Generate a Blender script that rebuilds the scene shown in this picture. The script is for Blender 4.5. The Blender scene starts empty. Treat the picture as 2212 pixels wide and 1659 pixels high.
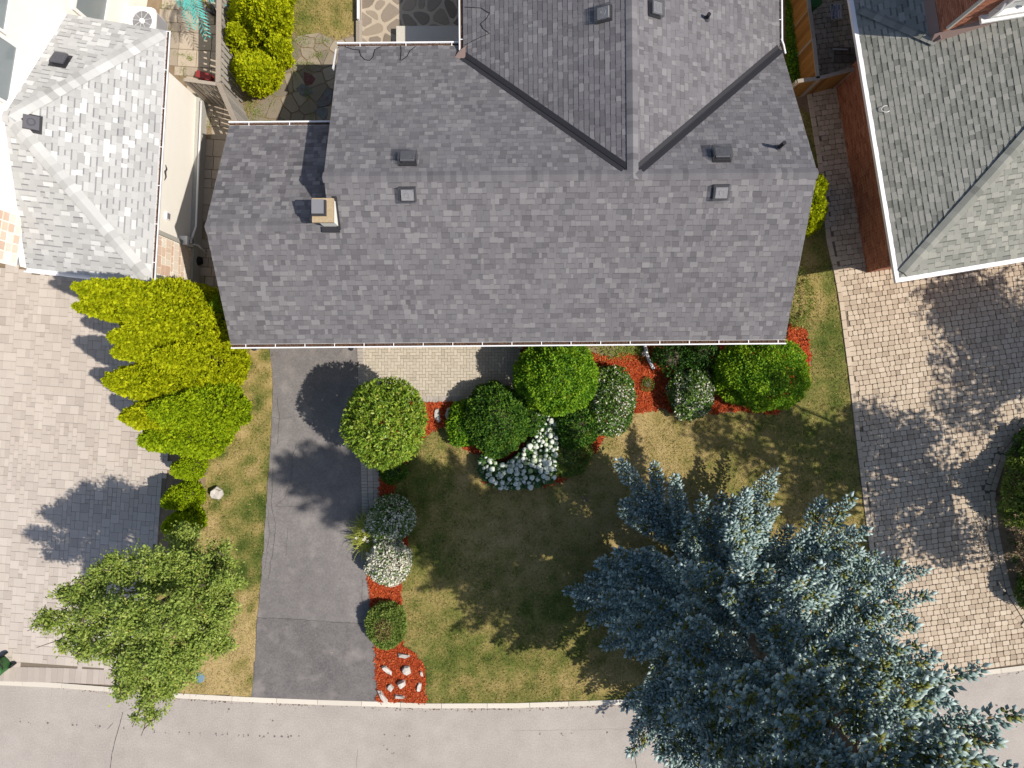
import bpy, math, random
import numpy as np
from mathutils import Vector

# ---------------------------------------------------------------- camera, light, exposure
HC, FOC, CX, CY = 22.9, 1533.0, 1106.0, 829.5      # survey drone: height (m) and plan-survey scale of the nadir plan
scene = bpy.context.scene
col = scene.collection
cam_d = bpy.data.cameras.new("camera")
cam_d.sensor_fit = 'HORIZONTAL'; cam_d.sensor_width = 36.0
cam_d.lens = 36.0 * FOC / 2212.0
cam_d.clip_start = 0.1; cam_d.clip_end = 2000.0
cam = bpy.data.objects.new("camera", cam_d); col.objects.link(cam)
cam.location = (0, 0, HC); cam.rotation_euler = (0, 0, 0)
scene.camera = cam

SUN = Vector((0.73, -0.22, 1.0)).normalized()
world = bpy.data.worlds.new("World"); scene.world = world; world.use_nodes = True
wn = world.node_tree.nodes; wl = world.node_tree.links
sky = wn.new("ShaderNodeTexSky"); sky.sky_type = 'NISHITA'; sky.sun_disc = False
sky.sun_elevation = math.asin(SUN.z); sky.sun_rotation = math.atan2(SUN.x, SUN.y)
sky.air_density = 1.0; sky.dust_density = 1.2; sky.ozone_density = 1.0
wn["Background"].inputs[1].default_value = 0.112
wl.new(sky.outputs[0], wn["Background"].inputs[0])
sun_d = bpy.data.lights.new("sun", 'SUN'); sun_d.energy = 4.8; sun_d.angle = math.radians(0.53)
sun_d.color = (1.0, 0.925, 0.82)
sun = bpy.data.objects.new("sun", sun_d); col.objects.link(sun)
sun.rotation_euler = (-SUN).to_track_quat('-Z', 'Y').to_euler()
sun.location = (20, -6, 40)
scene.view_settings.view_transform = 'Standard'
scene.view_settings.look = 'None'
scene.view_settings.exposure = 0.12
scene.view_settings.gamma = 1.0
scene.view_settings.use_curve_mapping = False

# ---------------------------------------------------------------- helpers
def P(vx, vy, z=0.0):
    """A plan-survey point (read from the nadir plan, its true height z) as world metres."""
    k = (HC - z) / FOC
    return np.array(((vx - CX) * k, (CY - vy) * k, z))

def G(pts, z=0.0):
    return np.array([P(x, y, z) for x, y in pts])

WL = {}
def place(name, data, parent=None, origin=(0, 0, 0)):
    o = bpy.data.objects.new(name, data); col.objects.link(o)
    org = Vector([float(c) for c in origin])
    if parent is not None:
        o.parent = parent; o.location = org - WL[parent.name]
    else:
        o.location = org
    WL[o.name] = org
    return o

def tag(o, label=None, cat=None, group=None, kind=None):
    if label: o['label'] = label
    if cat: o['category'] = cat
    if group: o['group'] = group
    if kind: o['kind'] = kind
    return o

def thing(name, loc, label, cat, group=None, kind=None):
    return tag(place(name, None, None, loc), label, cat, group, kind)

def np_mesh(name, V, faces, tone, mats, mi=None, smooth=False):
    """faces: list of int arrays (m,k); tone: per face in the same order."""
    me = bpy.data.meshes.new(name)
    V = np.asarray(V, dtype=np.float32)
    me.vertices.add(len(V)); me.vertices.foreach_set("co", V.ravel())
    loops = np.concatenate([f.ravel() for f in faces]).astype(np.int32)
    sizes = np.concatenate([np.full(len(f), f.shape[1], dtype=np.int32) for f in faces])
    starts = np.concatenate(([0], np.cumsum(sizes)[:-1])).astype(np.int32)
    me.loops.add(len(loops)); me.loops.foreach_set("vertex_index", loops)
    me.polygons.add(len(sizes)); me.polygons.foreach_set("loop_start", starts)
    if mi is not None: me.polygons.foreach_set("material_index", np.asarray(mi, dtype=np.int32))
    if smooth: me.polygons.foreach_set("use_smooth", np.ones(len(sizes), dtype=bool))
    me.update(calc_edges=True)
    a = me.attributes.new("tone", 'FLOAT', 'FACE')
    a.data.foreach_set("value", np.asarray(tone, dtype=np.float32))
    for m in (mats if isinstance(mats, (list, tuple)) else [mats]): me.materials.append(m)
    return me

def np_obj(name, V, faces, tone, mats, parent=None, mi=None, smooth=False, origin=None):
    V = np.asarray(V, dtype=np.float64)
    if origin is None:
        lo, hi = V.min(0), V.max(0)
        origin = ((lo[0] + hi[0]) / 2, (lo[1] + hi[1]) / 2, lo[2])
    return place(name, np_mesh(name, V - np.array(origin), faces, tone, mats, mi, smooth), parent, origin)

class MB:
    """Collects polygons for ONE mesh object."""
    def __init__(s): s.v = []; s.f = []; s.t = []; s.m = []
    def face(s, pts, tone=0.5, m=0):
        n = len(s.v); s.v.extend([tuple(map(float, p)) for p in pts])
        s.f.append(list(range(n, n + len(pts)))); s.t.append(tone); s.m.append(m)
    def add(s, verts, faces, tone=0.5, m=0):
        n = len(s.v); s.v.extend([tuple(map(float, p)) for p in verts])
        for i, f in enumerate(faces):
            s.f.append([n + k for k in f])
            s.t.append(tone[i] if isinstance(tone, (list, tuple, np.ndarray)) else tone); s.m.append(m)
    def hexa(s, b, t, tone=0.5, m=0, bottom=True):
        """b, t: matching CCW rings (seen from above), bottom and top."""
        n = len(b)
        fs = [list(range(n, 2 * n))] + ([list(range(n - 1, -1, -1))] if bottom else [])
        fs += [[i, (i + 1) % n, n + (i + 1) % n, n + i] for i in range(n)]
        s.add(list(b) + list(t), fs, tone, m)
    def box(s, c, x, y, z, tone=0.5, m=0):
        """centre c, half vectors x, y, z (right-handed)."""
        c, x, y, z = (np.array(q, dtype=float) for q in (c, x, y, z))
        b = [c - x - y - z, c + x - y - z, c + x + y - z, c - x + y - z]
        s.hexa(b, [p + 2 * z for p in b], tone, m)
    def aabb(s, x0, y0, z0, x1, y1, z1, tone=0.5, m=0):
        s.hexa([(x0, y0, z0), (x1, y0, z0), (x1, y1, z0), (x0, y1, z0)], [(x0, y0, z1), (x1, y0, z1), (x1, y1, z1), (x0, y1, z1)], tone, m)
    def bevel_prism(s, ring, z0, z1, ch=0.006, tone=0.5, m=0):
        ring = np.asarray(ring, dtype=float)[:, :2]; c = ring.mean(0)
        r = np.linalg.norm(ring - c, axis=1).mean()
        inner = c + (ring - c) * (1 - ch / max(r, 1e-6))
        A = [(*p, z0) for p in ring]; B = [(*p, z1 - ch) for p in ring]; C = [(*p, z1) for p in inner]
        n = len(ring)
        fs = [list(range(2 * n, 3 * n))]
        for q in (0, n): fs += [[q + i, q + (i + 1) % n, q + n + (i + 1) % n, q + n + i] for i in range(n)]
        s.add(A + B + C, fs, tone, m)
    def tube(s, pts, rad, sides=8, tone=0.5, m=0, cap=True):
        V, F = tube_geo(pts, rad, sides, cap); s.add(V, F, tone, m)
    def build(s, name, mats, parent=None, smooth=False, origin=None):
        V = np.array(s.v); 
        if origin is None:
            lo, hi = V.min(0), V.max(0); origin = ((lo[0] + hi[0]) / 2, (lo[1] + hi[1]) / 2, lo[2])
        me = bpy.data.meshes.new(name)
        me.from_pydata([tuple(p) for p in V - np.array(origin)], [], s.f)
        a = me.attributes.new("tone", 'FLOAT', 'FACE'); a.data.foreach_set("value", np.array(s.t, dtype=np.float32))
        mats = mats if isinstance(mats, (list, tuple)) else [mats]
        for q in mats: me.materials.append(q)
        if len(mats) > 1: me.polygons.foreach_set("material_index", np.array(s.m, dtype=np.int32))
        if smooth: me.polygons.foreach_set("use_smooth", np.ones(len(s.f), dtype=bool))
        me.update()
        return place(name, me, parent, origin)

def tube_geo(pts, rad, sides=8, cap=True):
    pts = [np.array(p, dtype=float) for p in pts]; n = len(pts)
    rad = rad if isinstance(rad, (list, tuple, np.ndarray)) else [rad] * n
    V, F = [], []
    ref = np.array((0.0, 0.0, 1.0))
    for i, p in enumerate(pts):
        d = pts[min(i + 1, n - 1)] - pts[max(i - 1, 0)]; d = d / (np.linalg.norm(d) + 1e-9)
        r = ref if abs(d @ ref) < 0.93 else np.array((1.0, 0.0, 0.0))
        x = np.cross(r, d); x /= np.linalg.norm(x); y = np.cross(d, x)
        for k in range(sides):
            a = 2 * math.pi * k / sides
            V.append(p + rad[i] * (math.cos(a) * x + math.sin(a) * y))
    for i in range(n - 1):
        for k in range(sides):
            a, b = i * sides + k, i * sides + (k + 1) % sides
            F.append([a, b, b + sides, a + sides])
    if cap:
        F.append(list(range(sides - 1, -1, -1))); F.append(list(range((n - 1) * sides, n * sides)))
    return V, F

def in_poly(poly, X, Y):
    poly = np.asarray(poly)[:, :2]; inside = np.zeros(np.shape(X), dtype=bool); j = len(poly) - 1
    for i in range(len(poly)):
        xi, yi = poly[i]; xj, yj = poly[j]
        c = ((yi > Y) != (yj > Y)) & (X < (xj - xi) * (Y - yi) / (yj - yi + 1e-12) + xi)
        inside ^= c; j = i
    return inside

def emit(pieces, name, parent, mats, limit, rest_name, rest_parent=None, smooth=False):
    """pieces: (verts, faces, tones, weight). The `limit` heaviest become objects; the rest one joined part (stuff)."""
    order = sorted(range(len(pieces)), key=lambda i: -pieces[i][3])
    for i in order[:limit]:
        v, f, t, _ = pieces[i]; mb = MB(); mb.add(v, f, t); mb.build(name, mats, parent, smooth)
    if len(order) > limit:
        mb = MB()
        for i in order[limit:]:
            v, f, t, _ = pieces[i]; mb.add(v, f, t)
        o = mb.build(rest_name, mats, rest_parent or parent, smooth); o['kind'] = 'stuff'

def snoise(seed, n=10, k0=0.5, k1=3.0, dim=2):
    r = np.random.default_rng(seed)
    K = r.normal(size=(n, dim)); K /= np.linalg.norm(K, axis=1)[:, None]
    K *= r.uniform(k0, k1, n)[:, None]; ph = r.uniform(0, 6.28, n); a = 1 / np.sqrt(n)
    def f(X): return (np.sin(np.asarray(X) @ K.T + ph)).sum(-1) * a
    return f

# ---------------------------------------------------------------- materials
M = {}
def mat(name, stops, rough=0.8, nscale=0.0, namt=0.0, spec=0.3, bump=0.0, bscale=40.0, trans=0.0, metal=0.0, big=0.0, bigscale=0.6, stain=None, stain_scale=0.5, stain_lo=0.55, stain_hi=0.75, stain_amt=0.6, det=3.0, big2=0.0, bigscale2=3.0):
    """Face tone (+ noise) through a colour ramp; optional stains and fine relief."""
    m = bpy.data.materials.new(name); m.use_nodes = True; nt = m.node_tree; N, L = nt.nodes, nt.links
    b = N["Principled BSDF"]; b.inputs["Roughness"].default_value = rough; b.inputs["Metallic"].default_value = metal
    b.inputs["Specular IOR Level"].default_value = spec
    at = N.new("ShaderNodeAttribute"); at.attribute_name = "tone"; fac = at.outputs["Fac"]
    geo = N.new("ShaderNodeNewGeometry")
    def noise(scale, detail=3.0):
        n = N.new("ShaderNodeTexNoise"); n.inputs["Scale"].default_value = scale; n.inputs["Detail"].default_value = detail
        L.new(geo.outputs["Position"], n.inputs["Vector"]); return n.outputs["Fac"]
    def addn(fac, src, amt):
        mp = N.new("ShaderNodeMath"); mp.operation = 'MULTIPLY_ADD'; L.new(src, mp.inputs[0]); mp.inputs[1].default_value = 2 * amt; mp.inputs[2].default_value = -amt
        ad = N.new("ShaderNodeMath"); ad.operation = 'ADD'; L.new(fac, ad.inputs[0]); L.new(mp.outputs[0], ad.inputs[1]); return ad.outputs[0]
    if namt: fac = addn(fac, noise(nscale, det), namt)
    if big: fac = addn(fac, noise(bigscale, 4.0), big)
    if big2: fac = addn(fac, noise(bigscale2, 5.0), big2)
    r = N.new("ShaderNodeValToRGB"); e = r.color_ramp.elements
    while len(e) < len(stops): e.new(0.5)
    for el, (p, c) in zip(e, stops): el.position = p; el.color = (*c, 1.0)
    L.new(fac, r.inputs["Fac"]); colr = r.outputs["Color"]
    if stain:
        s = noise(stain_scale, 5.0); mr = N.new("ShaderNodeMapRange"); mr.inputs[1].default_value = stain_lo; mr.inputs[2].default_value = stain_hi; mr.inputs[4].default_value = stain_amt
        L.new(s, mr.inputs[0]); mx = N.new("ShaderNodeMixRGB"); L.new(mr.outputs[0], mx.inputs[0]); L.new(colr, mx.inputs[1]); mx.inputs[2].default_value = (*stain, 1); colr = mx.outputs[0]
    L.new(colr, b.inputs["Base Color"])
    if bump:
        bp = N.new("ShaderNodeBump"); bp.inputs["Strength"].default_value = bump; bp.inputs["Distance"].default_value = 0.01
        L.new(noise(bscale, 5.0), bp.inputs["Height"]); L.new(bp.outputs[0], b.inputs["Normal"])
    if trans:
        tr = N.new("ShaderNodeBsdfTranslucent"); L.new(colr, tr.inputs["Color"]); mx = N.new("ShaderNodeMixShader"); mx.inputs[0].default_value = trans
        L.new(b.outputs[0], mx.inputs[1]); L.new(tr.outputs[0], mx.inputs[2]); L.new(mx.outputs[0], N["Material Output"].inputs["Surface"])
    M[name] = m
    return m

def flat(name, c, **k): return mat(name, [(0.0, c), (1.0, c)], **k)

mat("dark_shingle", [(0, (.093, .089, .097)), (.5, (.157, .152, .162)), (1, (.225, .219, .226))], rough=.95, nscale=60, namt=.12, det=6, big=.10, bigscale=.5, big2=.06, bigscale2=4, spec=.15, bump=.3, bscale=160)
mat("light_shingle", [(0, (.13, .13, .15)), (.35, (.34, .34, .335)), (1, (.555, .555, .55))], rough=.95, nscale=60, namt=.11, det=6, big=.06, spec=.15)
mat("olive_shingle", [(0, (.085, .09, .08)), (.4, (.235, .24, .215)), (1, (.36, .355, .32))], rough=.95, nscale=50, namt=.14, det=6, big=.12, bigscale=.6, big2=.08, spec=.15, bump=.3, bscale=160)
flat("white_metal", (.78, .78, .80), rough=.35, spec=.5)
flat("white_trim", (.80, .79, .76), rough=.5)
mat("stucco", [(0, (.74, .70, .62)), (1, (.88, .86, .81))], rough=.9, nscale=3, namt=.15, bump=.25, bscale=60)
mat("grey_parging", [(0, (.30, .30, .28)), (1, (.46, .45, .41))], rough=.9, nscale=12, namt=.3, bump=.3)
mat("pale_brick_wall", [(0, (.42, .36, .30)), (1, (.52, .46, .38))], rough=.9, nscale=15, namt=.3)
mat("red_brick", [(0, (.20, .075, .045)), (.5, (.34, .135, .08)), (1, (.46, .21, .13))], rough=.9, nscale=30, namt=.2, bump=.3, bscale=80)
flat("mortar", (.50, .40, .33), rough=.95)
mat("veneer_stone", [(0, (.62, .44, .34)), (.5, (.72, .60, .49)), (1, (.78, .73, .66))], rough=.9, nscale=14, namt=.2, bump=.3)
mat("concrete", [(0, (.40, .38, .34)), (1, (.62, .58, .51))], rough=.9, nscale=25, namt=.25, big=.12, bigscale=1.5, bump=.2)
mat("chimney_cap_concrete", [(0, (.28, .20, .11)), (1, (.52, .42, .28))], rough=.95, nscale=14, namt=.35, bump=.4)
mat("kerb_concrete", [(0, (.46, .42, .36)), (1, (.66, .61, .53))], rough=.9, nscale=30, namt=.2, big=.12, bigscale=1.0, bump=.2)
mat("road_asphalt", [(0, (.20, .178, .16)), (.5, (.37, .335, .305)), (1, (.53, .485, .445))], rough=.93, nscale=22, namt=.34, det=8, big=.20, bigscale=.35, big2=.16, bigscale2=2.2, bump=.35, bscale=120, spec=.2, stain=(.25, .225, .205), stain_scale=.55, stain_lo=.60, stain_hi=.80, stain_amt=.35)
mat("drive_asphalt", [(0, (.085, .080, .081)), (.5, (.180, .167, .164)), (1, (.30, .28, .267))], rough=.92, nscale=20, namt=.36, det=8, big=.26, bigscale=.5, big2=.20, bigscale2=2.6, bump=.4, bscale=130, spec=.2, stain=(.29, .265, .248), stain_scale=1.3, stain_lo=.56, stain_hi=.74, stain_amt=.55)
flat("crack_filler", (.075, .07, .07), rough=.85)
mat("tar_spot", [(0, (.10, .09, .085)), (1, (.18, .165, .155))], rough=.9)
mat("grey_paver", [(0, (.36, .31, .275)), (.5, (.48, .425, .375)), (1, (.565, .505, .45))], rough=.9, nscale=30, namt=.14, det=6, big=.20, bigscale=.45, big2=.08, bump=.25, bscale=90)
mat("cobble_paver", [(0, (.30, .235, .175)), (.5, (.47, .385, .295)), (1, (.57, .485, .385))], rough=.9, nscale=30, namt=.16, det=6, big=.24, bigscale=.45, big2=.1, bump=.25, bscale=90)
mat("clay_paver", [(0, (.36, .315, .25)), (.5, (.46, .41, .335)), (1, (.54, .485, .40))], rough=.9, nscale=60, namt=.14, big=.08, bump=.25, bscale=120)
mat("border_paver", [(0, (.32, .29, .26)), (1, (.44, .40, .355))], rough=.9, nscale=60, namt=.14, bump=.25)
mat("joint_sand", [(0, (.13, .105, .08)), (1, (.23, .19, .145))], rough=1, nscale=30, namt=.4)
mat("flagstone", [(0, (.13, .05, .05)), (.12, (.145, .17, .17)), (.3, (.17, .145, .11)), (.65, (.25, .21, .16)), (1, (.34, .29, .225))], rough=.9, nscale=9, namt=.12, det=6, big=.06, bump=.35, bscale=40)
mat("deck_stone", [(0, (.17, .135, .10)), (.5, (.255, .21, .165)), (1, (.33, .27, .20))], rough=.9, nscale=16, namt=.2, bump=.3)
mat("deck_mortar", [(0, (.36, .30, .225)), (1, (.50, .425, .33))], rough=.95, nscale=9, namt=.3, bump=.3)
mat("side_slab", [(0, (.27, .225, .175)), (1, (.47, .395, .31))], rough=.9, nscale=14, namt=.25, big=.1, bump=.3)
mat("soil", [(0, (.13, .09, .055)), (1, (.34, .255, .165))], rough=1, nscale=6, namt=.35, bump=.6, bscale=25)
mat("grass", [(0, (.048, .080, .014)), (.35, (.130, .146, .034)), (.62, (.275, .222, .078)), (1, (.41, .31, .145))], rough=.9, nscale=11, namt=.26, det=7, big=.14, bigscale=2.6, spec=.1)
mat("mulch", [(0, (.075, .022, .012)), (.25, (.26, .036, .012)), (.6, (.42, .072, .022)), (1, (.55, .15, .06))], rough=.95, nscale=25, namt=.22, det=6, bump=.5, bscale=60, spec=.1)
mat("weathered_timber", [(0, (.20, .165, .13)), (1, (.42, .37, .31))], rough=.9, nscale=30, namt=.3, bump=.4, bscale=50)
mat("stained_timber", [(0, (.19, .085, .02)), (1, (.36, .18, .05))], rough=.8, nscale=25, namt=.3, bump=.3)
mat("grey_board", [(0, (.30, .28, .26)), (1, (.46, .43, .40))], rough=.9, nscale=25, namt=.3)
mat("pale_rock", [(0, (.30, .27, .24)), (1, (.62, .58, .53))], rough=.9, nscale=10, namt=.35, bump=.6, bscale=25)
flat("dark_metal", (.035, .035, .042), rough=.5, spec=.4)
flat("flashing_metal", (.030, .030, .035), rough=.6, spec=.25)
flat("vent_metal", (.20, .20, .215), rough=.5, spec=.4)
flat("vent_light", (.42, .42, .44), rough=.5, spec=.4)
flat("vent_black", (.075, .075, .09), rough=.5, spec=.4)
flat("brown_metal", (.24, .17, .15), rough=.6)
flat("black_rubber", (.012, .012, .014), rough=.6)
flat("wire_mesh", (.16, .16, .17), rough=.4, metal=.5)
flat("glass", (.22, .25, .26), rough=.12, spec=.8)
flat("dark_glass", (.06, .075, .08), rough=.1, spec=.8)
flat("blue_plastic", (.16, .25, .30), rough=.5)
flat("green_plastic", (.035, .13, .035), rough=.4)
flat("red_plastic", (.25, .03, .03), rough=.5)
flat("teal_frond", (.10, .50, .46), rough=.5, trans=.2)
flat("teal_stem", (.40, .36, .06), rough=.6)
mat("dead_leaf", [(0, (.045, .026, .02)), (1, (.22, .125, .07))], rough=.95)
mat("yellow_leaf", [(0, (.45, .38, .10)), (1, (.60, .52, .25))], rough=.8)
mat("bark", [(0, (.075, .055, .04)), (1, (.19, .15, .115))], rough=.95, nscale=25, namt=.3, bump=.6)
flat("sign_board", (.62, .64, .70), rough=.5)
flat("sign_ink", (.02, .03, .07), rough=.6)
FT = .22
mat("cedar_gold", [(0, (.17, .22, .005)), (.5, (.38, .44, .006)), (1, (.56, .59, .012))], rough=.7, spec=.15, trans=.32)
mat("cedar_green", [(0, (.12, .22, .008)), (.5, (.28, .41, .009)), (1, (.43, .53, .014))], rough=.7, spec=.15, trans=.32)
mat("yew_green", [(0, (.035, .115, .008)), (.5, (.125, .29, .013)), (1, (.28, .43, .02))], rough=.6, spec=.25, trans=.24)
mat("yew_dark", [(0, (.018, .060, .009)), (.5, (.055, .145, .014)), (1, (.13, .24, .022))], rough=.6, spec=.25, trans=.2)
mat("laurel_leaf", [(0, (.07, .15, .012)), (.55, (.21, .33, .028)), (.85, (.38, .46, .06)), (1, (.48, .48, .11))], rough=.45, spec=.35, trans=.2)
mat("euonymus_leaf", [(0, (.035, .10, .015)), (.5, (.10, .21, .03)), (.66, (.22, .32, .06)), (.72, (.66, .64, .50)), (1, (.82, .80, .72))], rough=.5, spec=.3, trans=.2)
mat("juniper_leaf", [(0, (.075, .13, .02)), (.6, (.22, .31, .06)), (.9, (.34, .41, .11)), (1, (.32, .22, .10))], rough=.7, spec=.2, trans=.22)
mat("tree_leaf", [(0, (.085, .155, .022)), (.55, (.29, .385, .065)), (.9, (.47, .52, .15)), (1, (.55, .51, .10))], rough=.55, spec=.3, trans=.30)
mat("maple_leaf", [(0, (.025, .06, .008)), (1, (.09, .17, .02))], rough=.55, spec=.3, trans=.2)
mat("burgundy_leaf", [(0, (.05, .02, .02)), (.7, (.15, .075, .06)), (1, (.34, .28, .18))], rough=.5, spec=.4, trans=.2)
mat("weed_leaf", [(0, (.10, .16, .02)), (1, (.30, .36, .06))], rough=.6, trans=.2)
mat("lily_leaf", [(0, (.16, .22, .02)), (1, (.55, .56, .12))], rough=.5, trans=.3)
mat("hydrangea_leaf", [(0, (.02, .07, .015)), (1, (.07, .16, .03))], rough=.5, trans=.15)
mat("hydrangea_bloom", [(0, (.26, .36, .10)), (.35, (.46, .52, .34)), (1, (.64, .68, .62))], rough=.8, nscale=60, namt=.16, bump=.5, bscale=90)
mat("spruce_needle", [(0, (.085, .10, .018)), (.25, (.24, .25, .065)), (.36, (.095, .160, .150)), (.7, (.235, .330, .320)), (1, (.46, .56, .54))], rough=.7, spec=.2, nscale=60, namt=.06)
mat("spruce_cone", [(0, (.30, .13, .06)), (1, (.48, .36, .12))], rough=.8)

# ================================================================ the setting: ground, road, paving
def ccw(poly):
    p = np.asarray(poly, dtype=float)[:, :2]
    a = np.sum(p[:, 0] * np.roll(p[:, 1], -1) - np.roll(p[:, 0], -1) * p[:, 1])
    return p if a > 0 else p[::-1]

def ragged(poly, step, amp, seed):
    r = np.random.default_rng(seed); out = []; p = np.asarray(poly)
    for i in range(len(p)):
        a, b = p[i], p[(i + 1) % len(p)]; n = max(1, int(np.linalg.norm(b - a) / step))
        for k in range(n):
            q = a + (b - a) * k / n
            out.append(q + (r.normal(size=2) * amp if k else 0))
    return np.array(out)

def slab(name, poly, z0, z1, m, label, kind='structure', cat=None, parent=None, tone=.5):
    p = ccw(poly); mb = MB()
    mb.hexa([(x, y, z0) for x, y in p], [(x, y, z1) for x, y in p], tone, 0, bottom=False)
    o = mb.build(name, M[m], parent)
    if parent is None: tag(o, label, cat, None, kind)
    return o

mb = MB(); mb.face([(-400, -400, -.14), (400, -400, -.14), (400, 400, -.14), (-400, 400, -.14)], .5)
tag(mb.build("ground", M["soil"]), "bare brown earth ground under all the lots", "ground", None, 'structure')

KERB_TOP = [(-400, 1445), (-60, 1466), (7, 1469), (125, 1474.5), (245, 1484), (375, 1496.5), (553, 1506), (680, 1511), (815, 1515), (918, 1519), (1106, 1518.5), (1251, 1514), (1356, 1510), (1530, 1503), (1700, 1494), (1850, 1482), (1994, 1462), (2079, 1453), (2212, 1436.5), (2600, 1385)]
KT = G(KERB_TOP)[:, :2]
def offset_line(L, d):
    out = []
    for i in range(len(L)):
        t = L[min(i + 1, len(L) - 1)] - L[max(i - 1, 0)]; t = t / np.linalg.norm(t)
        out.append(L[i] + d * np.array((t[1], -t[0])))
    return np.array(out)
KB = offset_line(KT, .165)
# road
rp = np.vstack([KB[0:1] + (0, 0.05), KB[1:-1] + (0, .05), KB[-1:] + (0, .05), [[30, -26]], [[-30, -26]]])
road = slab("road", rp, -.13, -.045, "road_asphalt", "pale grey asphalt street along the bottom, beyond the concrete kerb", cat="road")
# lot earth
lp = np.vstack([KT[::-1] + (0, .02), [[-30, 40], [30, 40]]])
lot = slab("garden_soil", lp, -.13, -.006, "soil", "dry brown soil of the lots between paving and lawns", cat="soil")
# kerb: one stone per joint
kerb = thing("kerb", (*KT[9], -.05), "pale concrete kerb curving between the gardens and the street", "kerb", None, 'structure')
seg = np.linalg.norm(np.diff(KT, axis=0), axis=1); S = np.concatenate(([0], np.cumsum(seg)))
def along(L, s): return np.array([np.interp(s, S, L[:, 0]), np.interp(s, S, L[:, 1])])
s = 4.0; rk = np.random.default_rng(3)
while s < S[-1] - 4:
    ln = rk.uniform(1.25, 1.5); mb = MB(); n = 3; g = .006
    T = [along(KT, s + g + (ln - 2 * g) * k / n) for k in range(n + 1)]; B = [along(KB, s + g + (ln - 2 * g) * k / n) for k in range(n + 1)]
    ring = B + T[::-1]
    top = [(*p, .014) for p in B] + [(*p, .028) for p in T[::-1]]
    mb.hexa([(*p, -.1) for p in ring], top, rk.uniform(.3, .8))
    mb.build("kerb_stone", M["kerb_concrete"], kerb); s += ln

# lawns: one sheet, its dryness per cell, then blades of grass
LAWN_MAIN = [(919, 1518), (918, 1450), (906, 1425), (890, 1406), (869, 1396), (872, 1360), (866, 1310), (867, 1260), (873, 1240), (881, 1200), (880, 1160), (862, 1100), (850, 1062), (868, 1018), (890, 975), (925, 938), (985, 905), (1000, 970), (1045, 985), (1042, 1043), (1120, 1052), (1195, 1048), (1260, 1015), (1310, 937), (1366, 892), (1431, 883), (1471, 899), (1548, 893), (1600, 888), (1680, 895), (1745, 835), (1752, 770), (1738, 712), (1706, 698), (1700, 520), (1690, 200), (1752, 250), (1775, 440), (1784, 522), (1799, 585), (1809, 640), (1819, 715), (1834, 829), (1851, 980), (1866, 1104), (1879, 1204), (1893, 1364), (1906, 1476), (1700, 1494), (1530, 1503), (1356, 1510), (1251, 1514), (1106, 1518)]
LAWN_LEFT = [(590, 752), (590, 830), (585, 954), (577, 1079), (565, 1242), (555, 1344), (544, 1506), (375, 1497), (300, 1488), (330, 1230), (430, 1150), (450, 1000), (470, 960), (512, 930), (514, 752)]
LAWN_BACK = [(610, -30), (766, -30), (766, 72), (728, 85), (690, 70), (650, 78), (622, 60)]
n1, n2, n3 = snoise(11, 12, .5, 1.6), snoise(12, 14, 1.5, 4.0), snoise(13, 16, 5, 13)
def sm(x, a, b):
    t = np.clip((x - a) / (b - a), 0, 1); return t * t * (3 - 2 * t)
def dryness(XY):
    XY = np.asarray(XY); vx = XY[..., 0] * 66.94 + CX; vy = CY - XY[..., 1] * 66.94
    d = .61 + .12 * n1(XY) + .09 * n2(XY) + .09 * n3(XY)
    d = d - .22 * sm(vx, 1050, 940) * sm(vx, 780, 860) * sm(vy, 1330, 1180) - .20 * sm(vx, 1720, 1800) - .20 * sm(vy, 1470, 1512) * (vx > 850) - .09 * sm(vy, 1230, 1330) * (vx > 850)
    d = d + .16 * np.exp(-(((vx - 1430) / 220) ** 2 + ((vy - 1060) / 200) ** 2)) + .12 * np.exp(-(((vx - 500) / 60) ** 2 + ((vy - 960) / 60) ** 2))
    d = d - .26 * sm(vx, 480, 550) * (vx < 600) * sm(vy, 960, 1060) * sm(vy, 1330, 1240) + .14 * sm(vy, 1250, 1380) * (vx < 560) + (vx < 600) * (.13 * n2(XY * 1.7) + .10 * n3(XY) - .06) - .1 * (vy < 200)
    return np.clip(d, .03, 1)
lawn = None
def lawn_sheet(name, poly_v, label, seed):
    poly = G(poly_v)[:, :2]; c = .09
    x0, y0 = poly.min(0) - .1; x1, y1 = poly.max(0) + .1
    nx, ny = int((x1 - x0) / c) + 1, int((y1 - y0) / c) + 1
    gx, gy = np.meshgrid(x0 + c * np.arange(nx + 1), y0 + c * np.arange(ny + 1))
    rn = snoise(seed, 12, 1.5, 9)
    V = np.stack([gx.ravel(), gy.ravel()], 1); Z = .004 + .004 * rn(V); V = np.column_stack([V, Z])
    i, j = np.meshgrid(np.arange(nx), np.arange(ny)); i, j = i.ravel(), j.ravel()
    cx, cy = x0 + c * (i + .5), y0 + c * (j + .5); k = in_poly(poly, cx, cy)
    i, j = i[k], j[k]; a = j * (nx + 1) + i
    F = np.stack([a, a + 1, a + nx + 2, a + nx + 1], 1)
    o = np_obj(name, V, [F], dryness(np.stack([cx[k], cy[k]], 1)) , M["grass"], smooth=True, origin=(x0, y0, 0))
    return tag(o, label, "lawn", None, 'structure'), poly
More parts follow.
